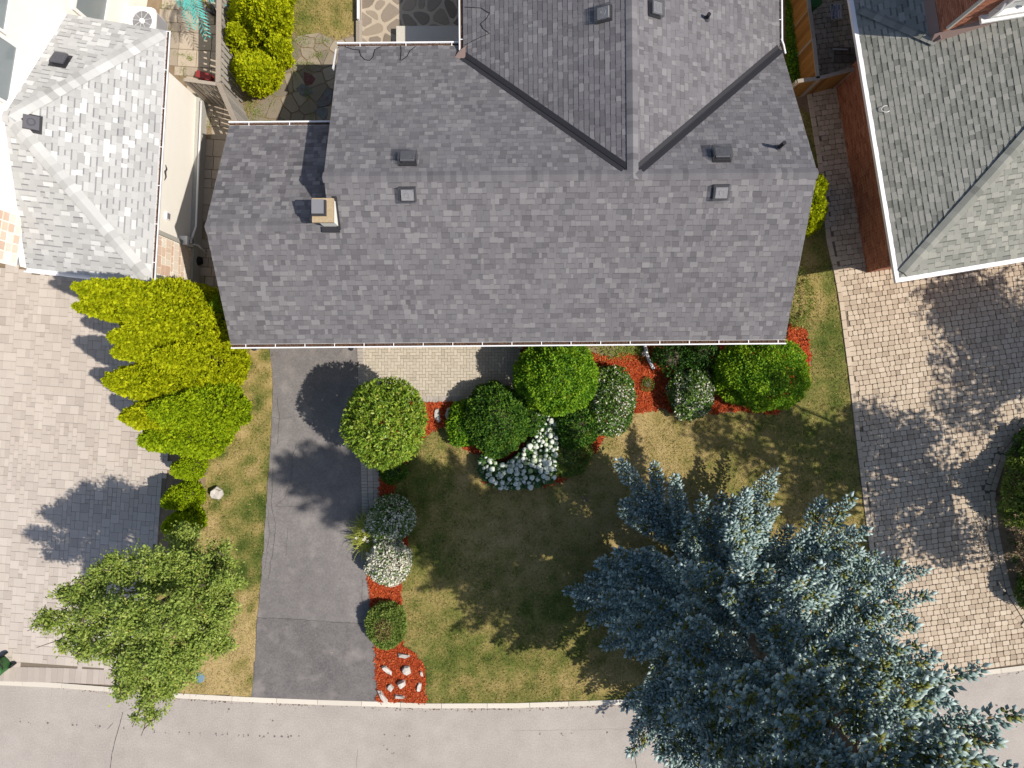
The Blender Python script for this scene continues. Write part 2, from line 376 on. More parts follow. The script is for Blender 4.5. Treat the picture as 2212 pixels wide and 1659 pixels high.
def blades(polys, dens, seed):
    r = np.random.default_rng(seed); out = []
    for poly in polys:
        x0, y0 = poly.min(0); x1, y1 = poly.max(0); n = int((x1 - x0) * (y1 - y0) * dens)
        p = r.uniform((x0, y0), (x1, y1), (n, 2)); out.append(p[in_poly(poly, p[:, 0], p[:, 1])])
    p = np.concatenate(out); n = len(p)
    a = r.uniform(0, 6.28, n); big = r.uniform(size=n) < .22; w = r.uniform(.004, .009, n) * np.where(big, 2.0, 1); L = r.uniform(.02, .06, n) * np.where(big, 1.6, 1); b = r.uniform(0, 6.28, n)
    d = np.stack([np.cos(a), np.sin(a)], 1) * w[:, None]
    z0 = np.full((n, 1), .002)
    tip = np.column_stack([p + np.stack([np.cos(b), np.sin(b)], 1) * L[:, None] * .9, z0[:, 0] + L * r.uniform(.35, .9, n)])
    V = np.stack([np.column_stack([p - d, z0]), np.column_stack([p + d, z0]), tip], 1).reshape(-1, 3)
    tone = np.clip(dryness(p) + r.normal(0, .22, n) * np.where(big, 1.4, 1), 0, 1)
    return V, np.arange(3 * n).reshape(-1, 3), tone
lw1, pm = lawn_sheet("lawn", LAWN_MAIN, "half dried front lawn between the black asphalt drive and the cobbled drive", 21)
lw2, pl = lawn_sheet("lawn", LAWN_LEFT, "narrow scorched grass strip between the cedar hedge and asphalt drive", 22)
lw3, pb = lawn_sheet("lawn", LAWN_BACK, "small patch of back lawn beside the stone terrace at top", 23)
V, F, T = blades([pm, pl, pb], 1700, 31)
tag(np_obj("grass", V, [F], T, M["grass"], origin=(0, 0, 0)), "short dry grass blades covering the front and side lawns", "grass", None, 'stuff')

# ---- asphalt drive of the middle house
AD = [(583, 742), (589, 825), (590.5, 829.5), (585.5, 954), (577, 1079), (565.5, 1242), (555, 1344), (552, 1419), (543.5, 1507), (680, 1511.5), (815, 1515.5), (810.5, 1394), (800.5, 1319), (797, 1269), (793, 1204), (790, 1125), (781, 1060), (779, 1004), (773, 815), (770.5, 742)]
poly = ragged(G(AD)[:, :2], .25, .012, 5)
drive = slab("asphalt_driveway", poly, -.05, .018, "drive_asphalt", "worn dark asphalt driveway in front of the middle house", cat="driveway")
AP = ragged(G([(556, 1336), (640, 1339), (700, 1344), (796, 1348), (801, 1372), (810, 1397), (815, 1514), (680, 1510), (545, 1505), (552.5, 1419)])[:, :2], .25, .01, 6)
slab("resealed_apron", AP, 0, .0215, "drive_asphalt", None, parent=drive, tone=.34)
def ribbon(name, pts_v, w, z, m, parent, seed, jit=.02, tone=.5):
    r = np.random.default_rng(seed); p = ragged_line(G(pts_v)[:, :2], .12, jit, r); mb = MB()
    for i in range(len(p) - 1):
        t = p[i + 1] - p[i]; t = t / (np.linalg.norm(t) + 1e-9); nrm = np.array((-t[1], t[0]))
        if i == 0: n0 = nrm
        wa = .6 * w * (.35 + .65 * abs(math.sin(i * 1.7 + seed))); wb = .6 * w * (.35 + .65 * abs(math.sin((i + 1) * 1.7 + seed)))
        a, b = p[i], p[i + 1]
        mb.face([(*(a - n0 * wa), z), (*(b - nrm * wb), z), (*(b + nrm * wb), z), (*(a + n0 * wa), z)], tone); n0 = nrm
    return mb.build(name, M[m], parent)
def ragged_line(p, step, amp, r):
    out = []
    for i in range(len(p) - 1):
        n = max(1, int(np.linalg.norm(p[i + 1] - p[i]) / step))
        for k in range(n): out.append(p[i] + (p[i + 1] - p[i]) * k / n + (r.normal(size=2) * amp if (k or i) else 0))
    out.append(p[-1]); return np.array(out)
zc = .0255
ribbon("crack", [(556, 1334), (640, 1337), (700, 1342), (795, 1347)], .013, zc, "crack_filler", drive, 1, .008)
for i, (pts, w) in enumerate([([(600, 858), (604, 905), (600, 960)], .012), ([(590, 1010), (586, 1090), (597, 1130), (590, 1190), (580, 1250)], .012), ([(596, 1092), (612, 1080), (630, 1040), (632, 985), (640, 960)], .009), ([(597, 1092), (640, 1095), (670, 1088)], .009), ([(580, 1100), (582, 1160), (572, 1230)], .009), ([(623, 1140), (618, 1200)], .006), ([(588, 900), (603, 906), (630, 900)], .007), ([(575, 1170), (600, 1178)], .006), ([(571, 1250), (600, 1258)], .005), ([(784, 1250), (781, 1290), (788, 1320)], .008)]):
    ribbon("crack", pts, w, zc, "crack_filler", drive, 10 + i, .014)
rr = np.random.default_rng(8)
def spots(name, centres, rad, z, m, parent, seed, tones=(.3, .8)):
    r = np.random.default_rng(seed); mb = MB()
    for (x, y), q in zip(centres, rad):
        n = 9; a0 = r.uniform(0, 6)
        mb.face([(x + q * r.uniform(.7, 1.2) * math.cos(a0 + 2 * math.pi * k / n), y + q * r.uniform(.7, 1.2) * math.sin(a0 + 2 * math.pi * k / n), z) for k in range(n)], r.uniform(*tones))
    o = mb.build(name, M[m], parent); o['kind'] = 'stuff'; return o
# marks on the road: a row of dark drip spots and sealed cracks
cs, rs = [], []
for x, y in [(42, 1560), (60, 1562), (101, 1563), (155, 1567), (164, 1567), (205, 1569), (214, 1570), (266, 1574), (332, 1583), (356, 1584), (386, 1583), (407, 1584), (431, 1585), (465, 1586), (480, 1588), (490, 1587), (515, 1589), (525, 1592), (535, 1589), (560, 1591), (578, 1585), (569, 1592), (592, 1592), (607, 1592), (622, 1593), (628, 1591), (645, 1591), (830, 1588), (852, 1590), (884, 1591), (1166, 1587), (1213, 1586), (1235, 1585), (1312, 1583), (1400, 1582), (1410, 1582), (836, 1620), (850, 1628), (588, 1558), (1303, 1548), (493, 1533), (2155, 1525), (2138, 1540), (2150, 1550), (2198, 1571)]:
    for k in range(2):
        p = P(x + rr.normal() * 3 * k, y + rr.normal() * 3 * k); cs.append(p[:2]); rs.append(rr.uniform(.018, .04) * (1 if k == 0 else .5))
spots("drip_stains", cs, rs, -.041, "tar_spot", road, 4)
ribbon("sealed_crack", [(263, 1540), (258, 1565), (247, 1600), (240, 1630), (235, 1675)], .022, -.041, "crack_filler", road, 30, .006)
ribbon("sealed_crack", [(243, 1563), (230, 1577)], .02, -.041, "tar_spot", road, 31, .004)
ribbon("sealed_crack", [(1366, 1560), (1369, 1600), (1373, 1640), (1377, 1680)], .032, -.041, "tar_spot", road, 32, .006)
ribbon("sealed_crack", [(772, 1620), (768, 1670)], .008, -.041, "tar_spot", road, 33, .006)
ribbon("crack", [(1106, 1580), (1240, 1578), (1400, 1575)], .004, -.041, "tar_spot", road, 34, .01)
# leaf litter caught along the kerb
r = np.random.default_rng(41); mb = MB()
for k in range(900):
    q = r.uniform(S[3], S[-2]); b = along(KB, q); 
    if r.uniform() < .5 and not (abs(b[0] + 12) < 1.2 or math.sin(q * 2.1) > .3): continue
    x, y = b + (0, -abs(r.normal(0, .05)) - .012); a = r.uniform(0, 6.28); l = r.uniform(.012, .035)
    u = np.array((math.cos(a), math.sin(a))) * l; w = np.array((-u[1], u[0])) * .45
    p = np.array((x, y)); z = -.04 + r.uniform(0, .01)
    mb.face([(*(p - u), z), (*(p - w), z + .008), (*(p + u), z), (*(p + w), z + .008)], r.uniform(0, 1))
tag(mb.build("leaf_litter", M["dead_leaf"]), "dry brown leaf litter caught along the road side of the kerb", "leaf litter", None, 'stuff')

# ---- modular grey pavers: drive of the left house
def paver_ring(c, hx, hy, ux, uy, corner=0.0):
    if corner <= 0: return [c - ux * hx - uy * hy, c + ux * hx - uy * hy, c + ux * hx + uy * hy, c - ux * hx + uy * hy]
    k = corner
    return [c + ux * sx + uy * sy for sx, sy in ((-hx + k, -hy), (hx - k, -hy), (hx, -hy + k), (hx, hy - k), (hx - k, hy), (-hx + k, hy), (-hx, hy - k), (-hx, -hy + k))]
def paver_piece(c, hx, hy, ux, uy, z0, z1, tone, corner=0.0, ch=.006):
    mb = MB(); mb.bevel_prism(paver_ring(c, hx, hy, ux, uy, corner), z0, z1, ch, tone)
    return (mb.v, mb.f, mb.t, 4 * hx * hy)
LD = [(-90, 565), (0, 575), (325, 613), (428, 625), (470, 640), (455, 800), (430, 900), (367, 977), (357, 1054), (345, 1117), (332, 1200), (289, 1483), (245, 1482), (125, 1472), (-90, 1462)]
left_drive = slab("paved_driveway", G(LD)[:, :2], -.05, .004, "joint_sand", "pale grey modular paver driveway at left below the white stucco house", cat="driveway")
pieces = []; r = np.random.default_rng(50); poly = G(LD)[:, :2]
ang = math.radians(-4.2); ux, uy = np.array((math.cos(ang), math.sin(ang))), np.array((-math.sin(ang), math.cos(ang)))
o0 = P(-120, 1475)[:2]; U = .142; nx, ny = 66, 102
occ = np.zeros((nx, ny), dtype=bool)
LDi = G([(-90, 565), (0, 575), (325, 613), (428, 625), (470, 640), (455, 800), (430, 900), (367, 977), (357, 1054), (345, 1117), (332, 1200), (294, 1446), (245, 1446), (125, 1441), (-90, 1436)])[:, :2]
for j in range(ny):
    for i in range(nx):
        if occ[i, j]: continue
        for w, h in ([(2, 2), (1, 2), (2, 1), (1, 1)] if r.uniform() < .62 else [(1, 2), (2, 1), (1, 1)] if r.uniform() < .6 else [(1, 1)]):
            if i + w <= nx and j + h <= ny and not occ[i:i + w, j:j + h].any(): break
        occ[i:i + w, j:j + h] = True
        c = o0 + ux * U * (i + w / 2) + uy * U * (j + h / 2)
        if not in_poly(LDi, np.array([c[0]]), np.array([c[1]]))[0]: continue
        pieces.append(paver_piece(c, U * w / 2 - .003, U * h / 2 - .003, ux, uy, 0, .03 + r.normal() * .0012, np.clip(r.normal(.5, .14) - (.08 if w * h == 1 else 0), 0, 1), 0, .005))
# bottom band of big blocks by the kerb
for i in range(30):
    a, b = P(-80 + i * 12.6, 1437 + 0)[:2], None
    x = -80 + i * 12.8
    if x > 285: break
    yk = np.interp(x, [-90, 125, 245, 289], [1436, 1441, 1446, 1449])
    c = (P(x + 6.4, yk + 8)[:2] + P(x + 6.4, yk + 26)[:2]) / 2
    pieces.append(paver_piece(c, .093, .24, ux, uy, 0, .03, r.uniform(.05, .35), 0, .006))
emit([(v, f, t, w * (1 if -16 < v[0][0] < -9.5 else 0)) for v, f, t, w in pieces], "paver", left_drive, M["grey_paver"], 300, "pavers")
# tan concrete apron at the corner of the left house
slab("concrete_apron", G([(328, 606), (412, 618), (418, 645), (330, 640)])[:, :2], 0, .05, "concrete", "narrow tan concrete apron along the left house corner", cat="apron")

# ---- tumbled cobbles: drive of the right house
CD = [(1745, -60), (1900, -60), (1900, 400), (1950, 560), (2300, 500), (2330, 870), (2240, 905), (2175, 985), (2150, 1060), (2156, 1140), (2166, 1190), (2185, 1275), (2222, 1335), (2330, 1420), (2212, 1434), (2079, 1451), (1994, 1460), (1906, 1474), (1893, 1364), (1879, 1204), (1866, 1104), (1851, 980), (1834, 829), (1819, 715), (1809, 640), (1799, 585), (1784, 522), (1765, 350), (1740, 195)]
right_drive = slab("cobbled_driveway", G(CD)[:, :2], -.05, .004, "joint_sand", "cream tumbled cobble driveway at right beside the red brick house", cat="driveway")
poly = G(CD)[:, :2]; edge = G([(1740, 195), (1765, 350), (1784, 522), (1799, 585), (1809, 640), (1819, 715), (1834, 829), (1851, 980), (1866, 1104), (1879, 1204), (1893, 1364), (1906, 1474)])[:, :2]
redge = G([(2265, 870), (2240, 905), (2175, 985), (2150, 1060), (2156, 1140), (2166, 1190), (2185, 1275), (2222, 1335), (2270, 1370)])[:, :2]
def dist_line(p, L):
    best = 1e9
    for a, b in zip(L[:-1], L[1:]):
        t = np.clip(((p - a) @ (b - a)) / ((b - a) @ (b - a)), 0, 1); best = min(best, np.linalg.norm(p - a - t * (b - a)))
    return best
pieces = []; r = np.random.default_rng(60)
ang = math.radians(8.4); ux, uy = np.array((math.cos(ang), math.sin(ang))), np.array((-math.sin(ang), math.cos(ang)))
o0 = P(1900, 1500)[:2]; H = .163
for j in range(-4, 156):
    x = -5.0 + r.uniform(0, .2)
    while x < 10:
        w = r.choice([.165, .215, .215, .23, .13], p=[.25, .35, .2, .12, .08]); c = o0 + ux * (x + w / 2) + uy * (H * (j + .5)); x += w
        if not in_poly(poly, np.array([c[0]]), np.array([c[1]]))[0]: continue
        if dist_line(c, edge) < .165 or dist_line(c, redge) < .37: continue
        pieces.append(paver_piece(c + r.normal(size=2) * .003, w / 2 - .0045, H / 2 - .0045, ux, uy, 0, .036 + r.normal() * .002, np.clip(r.normal(.52, .17), 0, 1), .022, .009))
def border(line, off, w, ln, tones):
    sg = np.linalg.norm(np.diff(line, axis=0), axis=1); SS = np.concatenate(([0], np.cumsum(sg))); q = .02
    while q < SS[-1] - ln:
        p0 = np.array([np.interp(q, SS, line[:, 0]), np.interp(q, SS, line[:, 1])]); p1 = np.array([np.interp(q + ln, SS, line[:, 0]), np.interp(q + ln, SS, line[:, 1])])
        t = (p1 - p0) / np.linalg.norm(p1 - p0); nn = np.array((t[1], -t[0]))
        yield paver_piece((p0 + p1) / 2 + nn * off, ln / 2 - .005, w / 2 - .004, t, np.array((-t[1], t[0])), 0, .044, np.clip(r.uniform(*tones), 0, 1), .012, .007); q += ln
pieces += list(border(edge, -.09 if edge[1][1] > edge[0][1] else -.09, .16, .30, (.45, .8)))
pieces += list(border(redge, .10, .17, .24, (.3, .7)))
pieces += list(border(redge, .29, .17, .2, (.3, .6)))
emit([(v, f, t, w * (1 if (v[0][0] < 15.5 and v[0][1] < 6) else 0)) for v, f, t, w in pieces], "paver", right_drive, M["cobble_paver"], 300, "pavers")

# ---- herringbone walkway of the middle house
WP = [(771, 735), (1130, 735), (1130, 869), (925, 869), (819, 869), (819, 1118), (783, 1118), (779, 1004), (773, 815)]
walk = slab("walkway", G(WP)[:, :2], -.05, .006, "joint_sand", "beige herringbone paver walkway below the front gutter of the middle house", cat="walkway")
poly = G([(783, 735), (1130, 735), (1130, 860), (783, 860)])[:, :2]; pieces = []; r = np.random.default_rng(70)
o0 = P(770, 870)[:2]; U = .1015; ux, uy = np.array((1., 0)), np.array((0, 1.))
for i in range(-2, 60):
    for j in range(-2, 24):
        q = (i + j) % 4
        if q == 0: w, h = 2, 1
        elif q == 2: w, h = 1, 2
        else: continue
        c = o0 + np.array((U * (i + w / 2), U * (j + h / 2)))
        if not in_poly(poly, np.array([c[0]]), np.array([c[1]]))[0]: continue
        pieces.append(paver_piece(c, U * w / 2 - .003, U * h / 2 - .003, ux, uy, 0, .034 + r.normal() * .001, np.clip(r.normal(.55, .14), 0, 1), 0, .004))
emit(pieces, "paver", walk, M["clay_paver"], 300, "pavers")
bp = []
for k in range(46): 
    x = 819 + k * 6.8
    if x < 1126: bp.append(paver_piece(P(x + 3.4, 862.2)[:2], .047, .098, ux, uy, 0, .038, r.uniform(.2, .7), 0, .004))
for k in range(58):
    y = 740 + k * 6.8
    xl = np.interp(y, [742, 815, 1004, 1118], [771, 773.5, 779.5, 783])
    if y < 1112: bp.append(paver_piece(P(xl + 7, y + 3.4)[:2], .098, .047, ux, uy, 0, .038, r.uniform(.2, .7), 0, .004))
    if 862 < y < 1112:
        bp.append(paver_piece(P(xl + 33, y + 3.4)[:2], .098, .047, ux, uy, 0, .034, r.uniform(.2, .7), 0, .004))
        if k % 2 == 0: bp.append(paver_piece(P(xl + 20.2, y + 6.8)[:2], .085, .098, ux, uy, 0, .034, r.uniform(.4, .8), 0, .004))
emit(bp, "border_paver", walk, M["border_paver"], 300, "pavers")

# ---- red mulch beds with loose chips
BED_SIDE = [(819, 869), (985, 869), (985, 905), (925, 938), (890, 975), (868, 1018), (850, 1062), (862, 1100), (880, 1160), (881, 1200), (873, 1240), (867, 1260), (866, 1310), (872, 1360), (869, 1396), (890, 1406), (906, 1425), (918, 1450), (919, 1518), (816, 1515), (810.5, 1394), (800.5, 1319), (797, 1269), (793, 1204), (790, 1122), (819, 1118)]
BED_FRONT = [(960, 869), (1130, 869), (1130, 748), (1290, 765), (1325, 772), (1345, 762), (1395, 765), (1400, 742), (1752, 735), (1740, 705), (1706, 698), (1706, 735), (1752, 770), (1745, 835), (1680, 895), (1600, 888), (1548, 893), (1471, 899), (1431, 883), (1366, 892), (1310, 937), (1260, 1015), (1195, 1048), (1120, 1052), (1042, 1043), (1045, 985), (1000, 970), (985, 905)]
BED_FRONT[9:13] = [(1700, 735), (1704, 700), (1738, 712), (1752, 765)]
def mulch(poly_v, label, seed):
    p = ragged(G(poly_v)[:, :2], .12, .03, seed)
    o = slab("mulch_bed", p, -.02, .026, "mulch", label, cat="flower bed", tone=.35)
    r = np.random.default_rng(seed); x0, y0 = p.min(0); x1, y1 = p.max(0); n = int((x1 - x0) * (y1 - y0) * 1500)
    q = r.uniform((x0, y0), (x1, y1), (n, 2)); q = q[in_poly(p, q[:, 0], q[:, 1])]; q = q + r.normal(0, .02, q.shape); n = len(q)
    a = r.uniform(0, 6.28, n); l = r.uniform(.012, .042, n); w = l * r.uniform(.2, .4, n); tl = r.normal(0, .35, (n, 2))
    d = np.stack([np.cos(a), np.sin(a), tl[:, 0]], 1) * l[:, None]; e = np.stack([-np.sin(a), np.cos(a), tl[:, 1]], 1) * w[:, None]
    c = np.column_stack([q, .036 + r.uniform(0, .03, n)])
    V = np.stack([c - d - e, c + d - e, c + d + e, c - d + e], 1).reshape(-1, 3)
    ch = np_obj("bark_chips", V, [np.arange(4 * n).reshape(-1, 4)], np.clip(r.normal(.55, .24, n), 0, 1), M["mulch"], o); ch['kind'] = 'stuff'
mulch(BED_SIDE, "long red mulch bed between the asphalt drive and the front lawn", 81)
mulch(BED_FRONT, "red mulch bed along the front wall under the clipped shrubs", 82)

# ---- back yard: crazy paving by voronoi clipping
def clip(poly, a, b):
    """keep the part of poly nearer a than b"""
    m = (a + b) / 2; d = b - a; out = []
    for i in range(len(poly)):
        p, q = poly[i], poly[(i + 1) % len(poly)]; sp, sq = (p - m) @ d, (q - m) @ d
        if sp <= 0: out.append(p)
        if sp * sq < 0: out.append(p + (q - p) * sp / (sp - sq))
    return out
def crazy(poly_v, n, seed, joint, rnd=.0):
    poly = [q for q in ccw(G(poly_v)[:, :2])]; r = np.random.default_rng(seed); pp = np.array(poly); pts = []
    x0, y0 = pp.min(0); x1, y1 = pp.max(0)
    while len(pts) < n:
        best = max((r.uniform((x0, y0), (x1, y1)) for _ in range(4)), key=lambda q: (min([np.linalg.norm(q - w) for w in pts] + [9]) if in_poly(pp, np.array([q[0]]), np.array([q[1]]))[0] else -1))
        pts.append(best)
    for i, a in enumerate(pts):
        c = poly
        for k, b in enumerate(pts):
            if k != i and c: c = clip(c, a, b)
        if len(c) < 3: continue
        c = np.array(c); m = c.mean(0); rad = np.linalg.norm(c - m, axis=1)
        c = m + (c - m) * (1 - joint / rad)[:, None]
        if rnd:   # knock the corners off
            o = []
            for t in range(len(c)):
                p, q, s2 = c[t - 1], c[t], c[(t + 1) % len(c)]; o += [q + (p - q) * rnd, q + (s2 - q) * rnd]
            c = np.array(o)
        yield c
PATIO = [(640, 78), (690, 72), (728, 88), (766, 78), (772, 130), (740, 290), (520, 290), (545, 235), (605, 190), (616, 120)]
path = slab("flagstone_path", G(PATIO)[:, :2], -.05, .004, "soil", "weedy flagstone path between the fence and the middle house at top", cat="path")
r = np.random.default_rng(91)
for c in crazy(PATIO, 52, 90, .02, .14):
    mb = MB(); v = P(0, 0); cx, cy = c.mean(0); vx, vy = cx * 66.94 + CX, CY - cy * 66.94
    t = r.uniform(.35, 1)
    if r.uniform() < .03: t = .1
    mb.bevel_prism(c, 0, .03 + r.uniform(-.006, .006), .008, t); mb.build("flagstone", M["flagstone"], path)
for (x, y), t in (((668, 172), 0.0), ((657, 196), .12), ((697, 245), .12)):
    a = r.uniform(0, 1); mb = MB(); c = P(x, y)[:2]
    mb.bevel_prism([c + np.array((math.cos(a + k * 1.05), math.sin(a + k * 1.05))) * r.uniform(.15, .30) for k in range(6)], 0, .042, .008, t); mb.build("flagstone", M["flagstone"], path)
TERR = [(782, -40), (1060, -40), (1060, 110), (780, 110)]
terr = slab("stone_terrace", G(TERR)[:, :2], -.05, .10, "deck_mortar", "raised crazy paved stone terrace behind the middle house at top", cat="terrace")
for c in crazy(TERR, 46, 95, .06, .24):
    mb = MB(); mb.bevel_prism(c, .09, .112, .008, r.uniform(.1, 1)); mb.build("flagstone", M["deck_stone"], terr)
mb = MB(); a, b = P(856, 56, .42), P(1060, 120, .42); mb.aabb(a[0], b[1], .05, b[0], a[1], .42, .5)
tag(mb.build("concrete_step", M["concrete"]), "plain concrete step on the stone terrace against the house wall", "step")
t = thing("retaining_timber", P(774, 60), "grey weathered retaining timber edging the stone terrace", "timber")
for k, (x0, x1) in enumerate(((769, 775.5), (775.7, 782))):
    mb = MB(); a, b = P(x0, 44, .16), P(x1, 112, .16); mb.aabb(a[0], b[1], -.03, b[0], a[1], .16 - .01 * k, .4 + .3 * k); mb.build("plank", M["weathered_timber"], t)
mb = MB(); a, b = P(771, -20, .3), P(775, 40, .3); mb.aabb(a[0], b[1], 0, b[0], a[1], .3, .6)
tag(mb.build("garden_edging", M["white_metal"]), "white edging board between back lawn and stone terrace", "edging")

# side path of big slabs between left house and fence
SP = [(330, -40), (480, -40), (490, 170), (530, 270), (498, 640), (424, 640), (440, 225), (352, 120)]
side = slab("side_path", G(SP)[:, :2], -.05, .002, "soil", "slab path running between the left house wall and the grey fence", cat="path")
poly = G(SP)[:, :2]; r = np.random.default_rng(97); pieces = []
ang = math.radians(-3.5); ux, uy = np.array((math.cos(ang), math.sin(ang))), np.array((-math.sin(ang), math.cos(ang)))
o0 = P(320, 650)[:2]; yy = 0
while yy < 11:
    h = r.choice([.3, .42, .55]); x = -r.uniform(0, .4) - .8
    while x < 3.6:
        w = r.choice([.3, .45, .6]); c = o0 + ux * (x + w / 2) + uy * (yy + h / 2)
        if in_poly(poly, np.array([c[0]]), np.array([c[1]]))[0]: pieces.append(paver_piece(c, w / 2 - .008, h / 2 - .008, ux, uy, 0, .03 + r.normal() * .003, r.uniform(.2, .9), 0, .008))
        x += w
    yy += h
emit(pieces, "slab", side, M["side_slab"], 300, "slabs")

# ================================================================ houses
def nrm(v): v = np.asarray(v, dtype=float); return v / np.linalg.norm(v)
def roof_plane(poly3, udir, expo, seed, band=0.0, tones=(.45, .17, .2, .85), wmin=.07, wmax=.25, thick=.008, skipfn=None):
    """Courses of tabs on a roof plane. poly3: CCW 3D corners, udir along the eave with the roof to its left. Returns pieces."""
    r = np.random.default_rng(seed); A = np.asarray(poly3[0], dtype=float); u = nrm(udir)
    n = None
    for k in range(1, len(poly3) - 1):
        c = np.cross(np.asarray(poly3[k]) - A, np.asarray(poly3[k + 1]) - A)
        if np.linalg.norm(c) > 1e-3: n = nrm(c); break
    if n[2] < 0: n = -n
    s = nrm(np.cross(n, u)); 
    Q = np.array([((np.asarray(p) - A) @ u, (np.asarray(p) - A) @ s) for p in poly3]); t0, t1 = Q[:, 1].min(), Q[:, 1].max()
    def span(t):
        xs = []
        for i in range(len(Q)):
            (ua, ta), (ub, tb) = Q[i], Q[(i + 1) % len(Q)]
            if abs(tb - ta) < 1e-9:
                if abs(ta - t) < 1e-6: xs += [ua, ub]
            elif min(ta, tb) - 1e-6 <= t <= max(ta, tb) + 1e-6: xs.append(ua + (ub - ua) * (t - ta) / (tb - ta))
        return (min(xs), max(xs)) if xs else None
    pieces = []; nrow = int(math.ceil((t1 - t0) / expo))
    for k in range(nrow):
        ta, tb = t0 + k * expo, min(t0 + (k + 1) * expo, t1); a, b = span(ta + 1e-4), span(tb - 1e-4)
        if a is None or b is None: continue
        x = min(a[0], b[0]) - r.uniform(0, .2); end = max(a[1], b[1]); up = r.uniform() < .5
        while x < end:
            w = r.uniform(wmin, wmax); l, h = x, x + w; x += w; up = not up if r.uniform() < .82 else up
            la, ha, lb, hb = max(l, a[0]), min(h, a[1]), max(l, b[0]), min(h, b[1])
            if ha - la < .008 and hb - lb < .008: continue
            ha = max(ha, la + .001); hb = max(hb, lb + .001)
            q = r.uniform(); t = np.clip(r.normal(tones[0], tones[1]), 0, 1)
            if q < .16: t = tones[3] + r.normal() * .06
            elif q < .32: t = tones[2] + r.normal() * .05
            h0 = thick * (1.0 if up else .45) + .003; h1 = .002
            f = lambda uu, tt, hh: A + u * uu + s * tt + n * hh
            g = .0015
            B = [f(la + g, ta, -.006), f(ha - g, ta, -.006), f(hb - g, tb, -.006), f(lb + g, tb, -.006)]
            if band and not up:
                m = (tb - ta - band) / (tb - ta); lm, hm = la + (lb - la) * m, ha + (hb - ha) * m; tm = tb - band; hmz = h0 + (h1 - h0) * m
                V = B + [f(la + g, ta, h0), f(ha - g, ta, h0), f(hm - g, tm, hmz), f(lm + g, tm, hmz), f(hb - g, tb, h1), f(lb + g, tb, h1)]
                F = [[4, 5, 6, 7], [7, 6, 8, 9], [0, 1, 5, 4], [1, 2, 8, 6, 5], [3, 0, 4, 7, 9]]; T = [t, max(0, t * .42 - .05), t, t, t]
            else:
                V = B + [f(la + g, ta, h0), f(ha - g, ta, h0), f(hb - g, tb, h1), f(lb + g, tb, h1)]
                F = [[4, 5, 6, 7], [0, 1, 5, 4], [1, 2, 6, 5], [3, 0, 4, 7]]; T = [t] * 4
            c = np.mean(V, 0)
            inf = abs(c[0]) * FOC / (HC - c[2]) < 1100 and abs(c[1]) * FOC / (HC - c[2]) < 825
            pieces.append((V, F, T, (w * expo / (HC - c[2]) ** 2) * (1 if inf else 0)))
    return pieces

def ridge_caps(name, p0, p1, sideA, sideB, parent, m, seed, step=.145, half=.15, tones=(.5, .14)):
    """Bent cap pieces from p0 to p1; sideA/sideB: down-slope vectors of the two planes."""
    r = np.random.default_rng(seed); p0, p1 = np.asarray(p0, float), np.asarray(p1, float); d = nrm(p1 - p0); L = np.linalg.norm(p1 - p0)
    a, b = nrm(sideA) * half, nrm(sideB) * half; up = np.array((0, 0, 1.0)); q = 0
    while q < L:
        e = min(q + step * 1.02, L); mb = MB(); A, B = p0 + d * q, p0 + d * e
        h0, h1 = .014, .024
        V = []
        for c, h in ((A, h0), (B, h1)):
            V += [c + a + up * (h - .004), c + a * .5 + up * (h + .002), c + up * (h + .004), c + b * .5 + up * (h + .002), c + b + up * (h - .004)]
        V += [B + a + up * .002, B + up * .006, B + b + up * .002]
        F = [[i, i + 5, i + 6, i + 1] for i in range(4)] + [[5, 10, 11, 7, 6], [7, 11, 12, 9, 8]]
        if np.cross(b - a, d)[2] * 1 > 0: F = [f[::-1] for f in F]
        mb.add(V, F, float(np.clip(r.normal(*tones), 0, 1))); mb.build(name, M[m], parent); q += step

def gutter(parent, p0, p1, outward, m="white_metal", w=.12, dep=.10, hang=.83, debris=.5, seed=1, name="gutter"):
    p0, p1 = np.asarray(p0, float), np.asarray(p1, float); d = nrm(p1 - p0); o = nrm(outward); L = np.linalg.norm(p1 - p0); z = np.array((0, 0, 1.0))
    prof = [(0, 0), (0, -dep), (w * .75, -dep), (w, -.02), (w + .006, .006), (w - .030, .006), (w - .030, -.004), (w * .72, -dep + .008), (.006, -dep + .008), (.006, 0)]
    mb = MB(); n = len(prof); V = [p0 + o * x + z * y for x, y in prof] + [p1 + o * x + z * y for x, y in prof]
    F = [[i, (i + 1) % n, n + (i + 1) % n, n + i] for i in range(n)] + [list(range(n))[::-1], [n + i for i in range(n)]]
    mb.add(V, F); g = mb.build(name, M[m], parent)
    q = hang * .5
    while q < L and hang > 0:
        c = p0 + d * q + o * w * .5 + z * (-.006); h = MB(); h.box(c, d * .011, o * (w * .5), z * .004); h.build("hanger", M[m], g); q += hang
    if debris:
        r = np.random.default_rng(seed); mb = MB(); n = int(L * 120 * debris)
        for k in range(n):
            c = p0 + d * r.uniform(0, L) + o * r.uniform(.015, w * .75) + z * (-dep * .55 + r.uniform(0, .02)); a = r.uniform(0, 6.28); l = r.uniform(.012, .03)
            e = np.array((math.cos(a), math.sin(a), r.normal() * .3)) * l; f = np.array((-e[1], e[0], r.normal() * .01)) * .6
            mb.face([c - e, c - f, c + e, c + f], r.uniform(0, .8))
        mb.face([p0 + z * -dep * .6 + o * .01, p1 + z * -dep * .6 + o * .01, p1 + z * -dep * .6 + o * w * .78, p0 + z * -dep * .6 + o * w * .78], .2)
        lt = mb.build("leaf_litter", M["dead_leaf"], g); lt['kind'] = 'stuff'
    return g

def plane_slab(mb, poly3, th=.11, tone=.4):
    top = [np.asarray(p, float) - (0, 0, .006) for p in poly3]; mb.hexa([p - (0, 0, th) for p in top], top, tone)

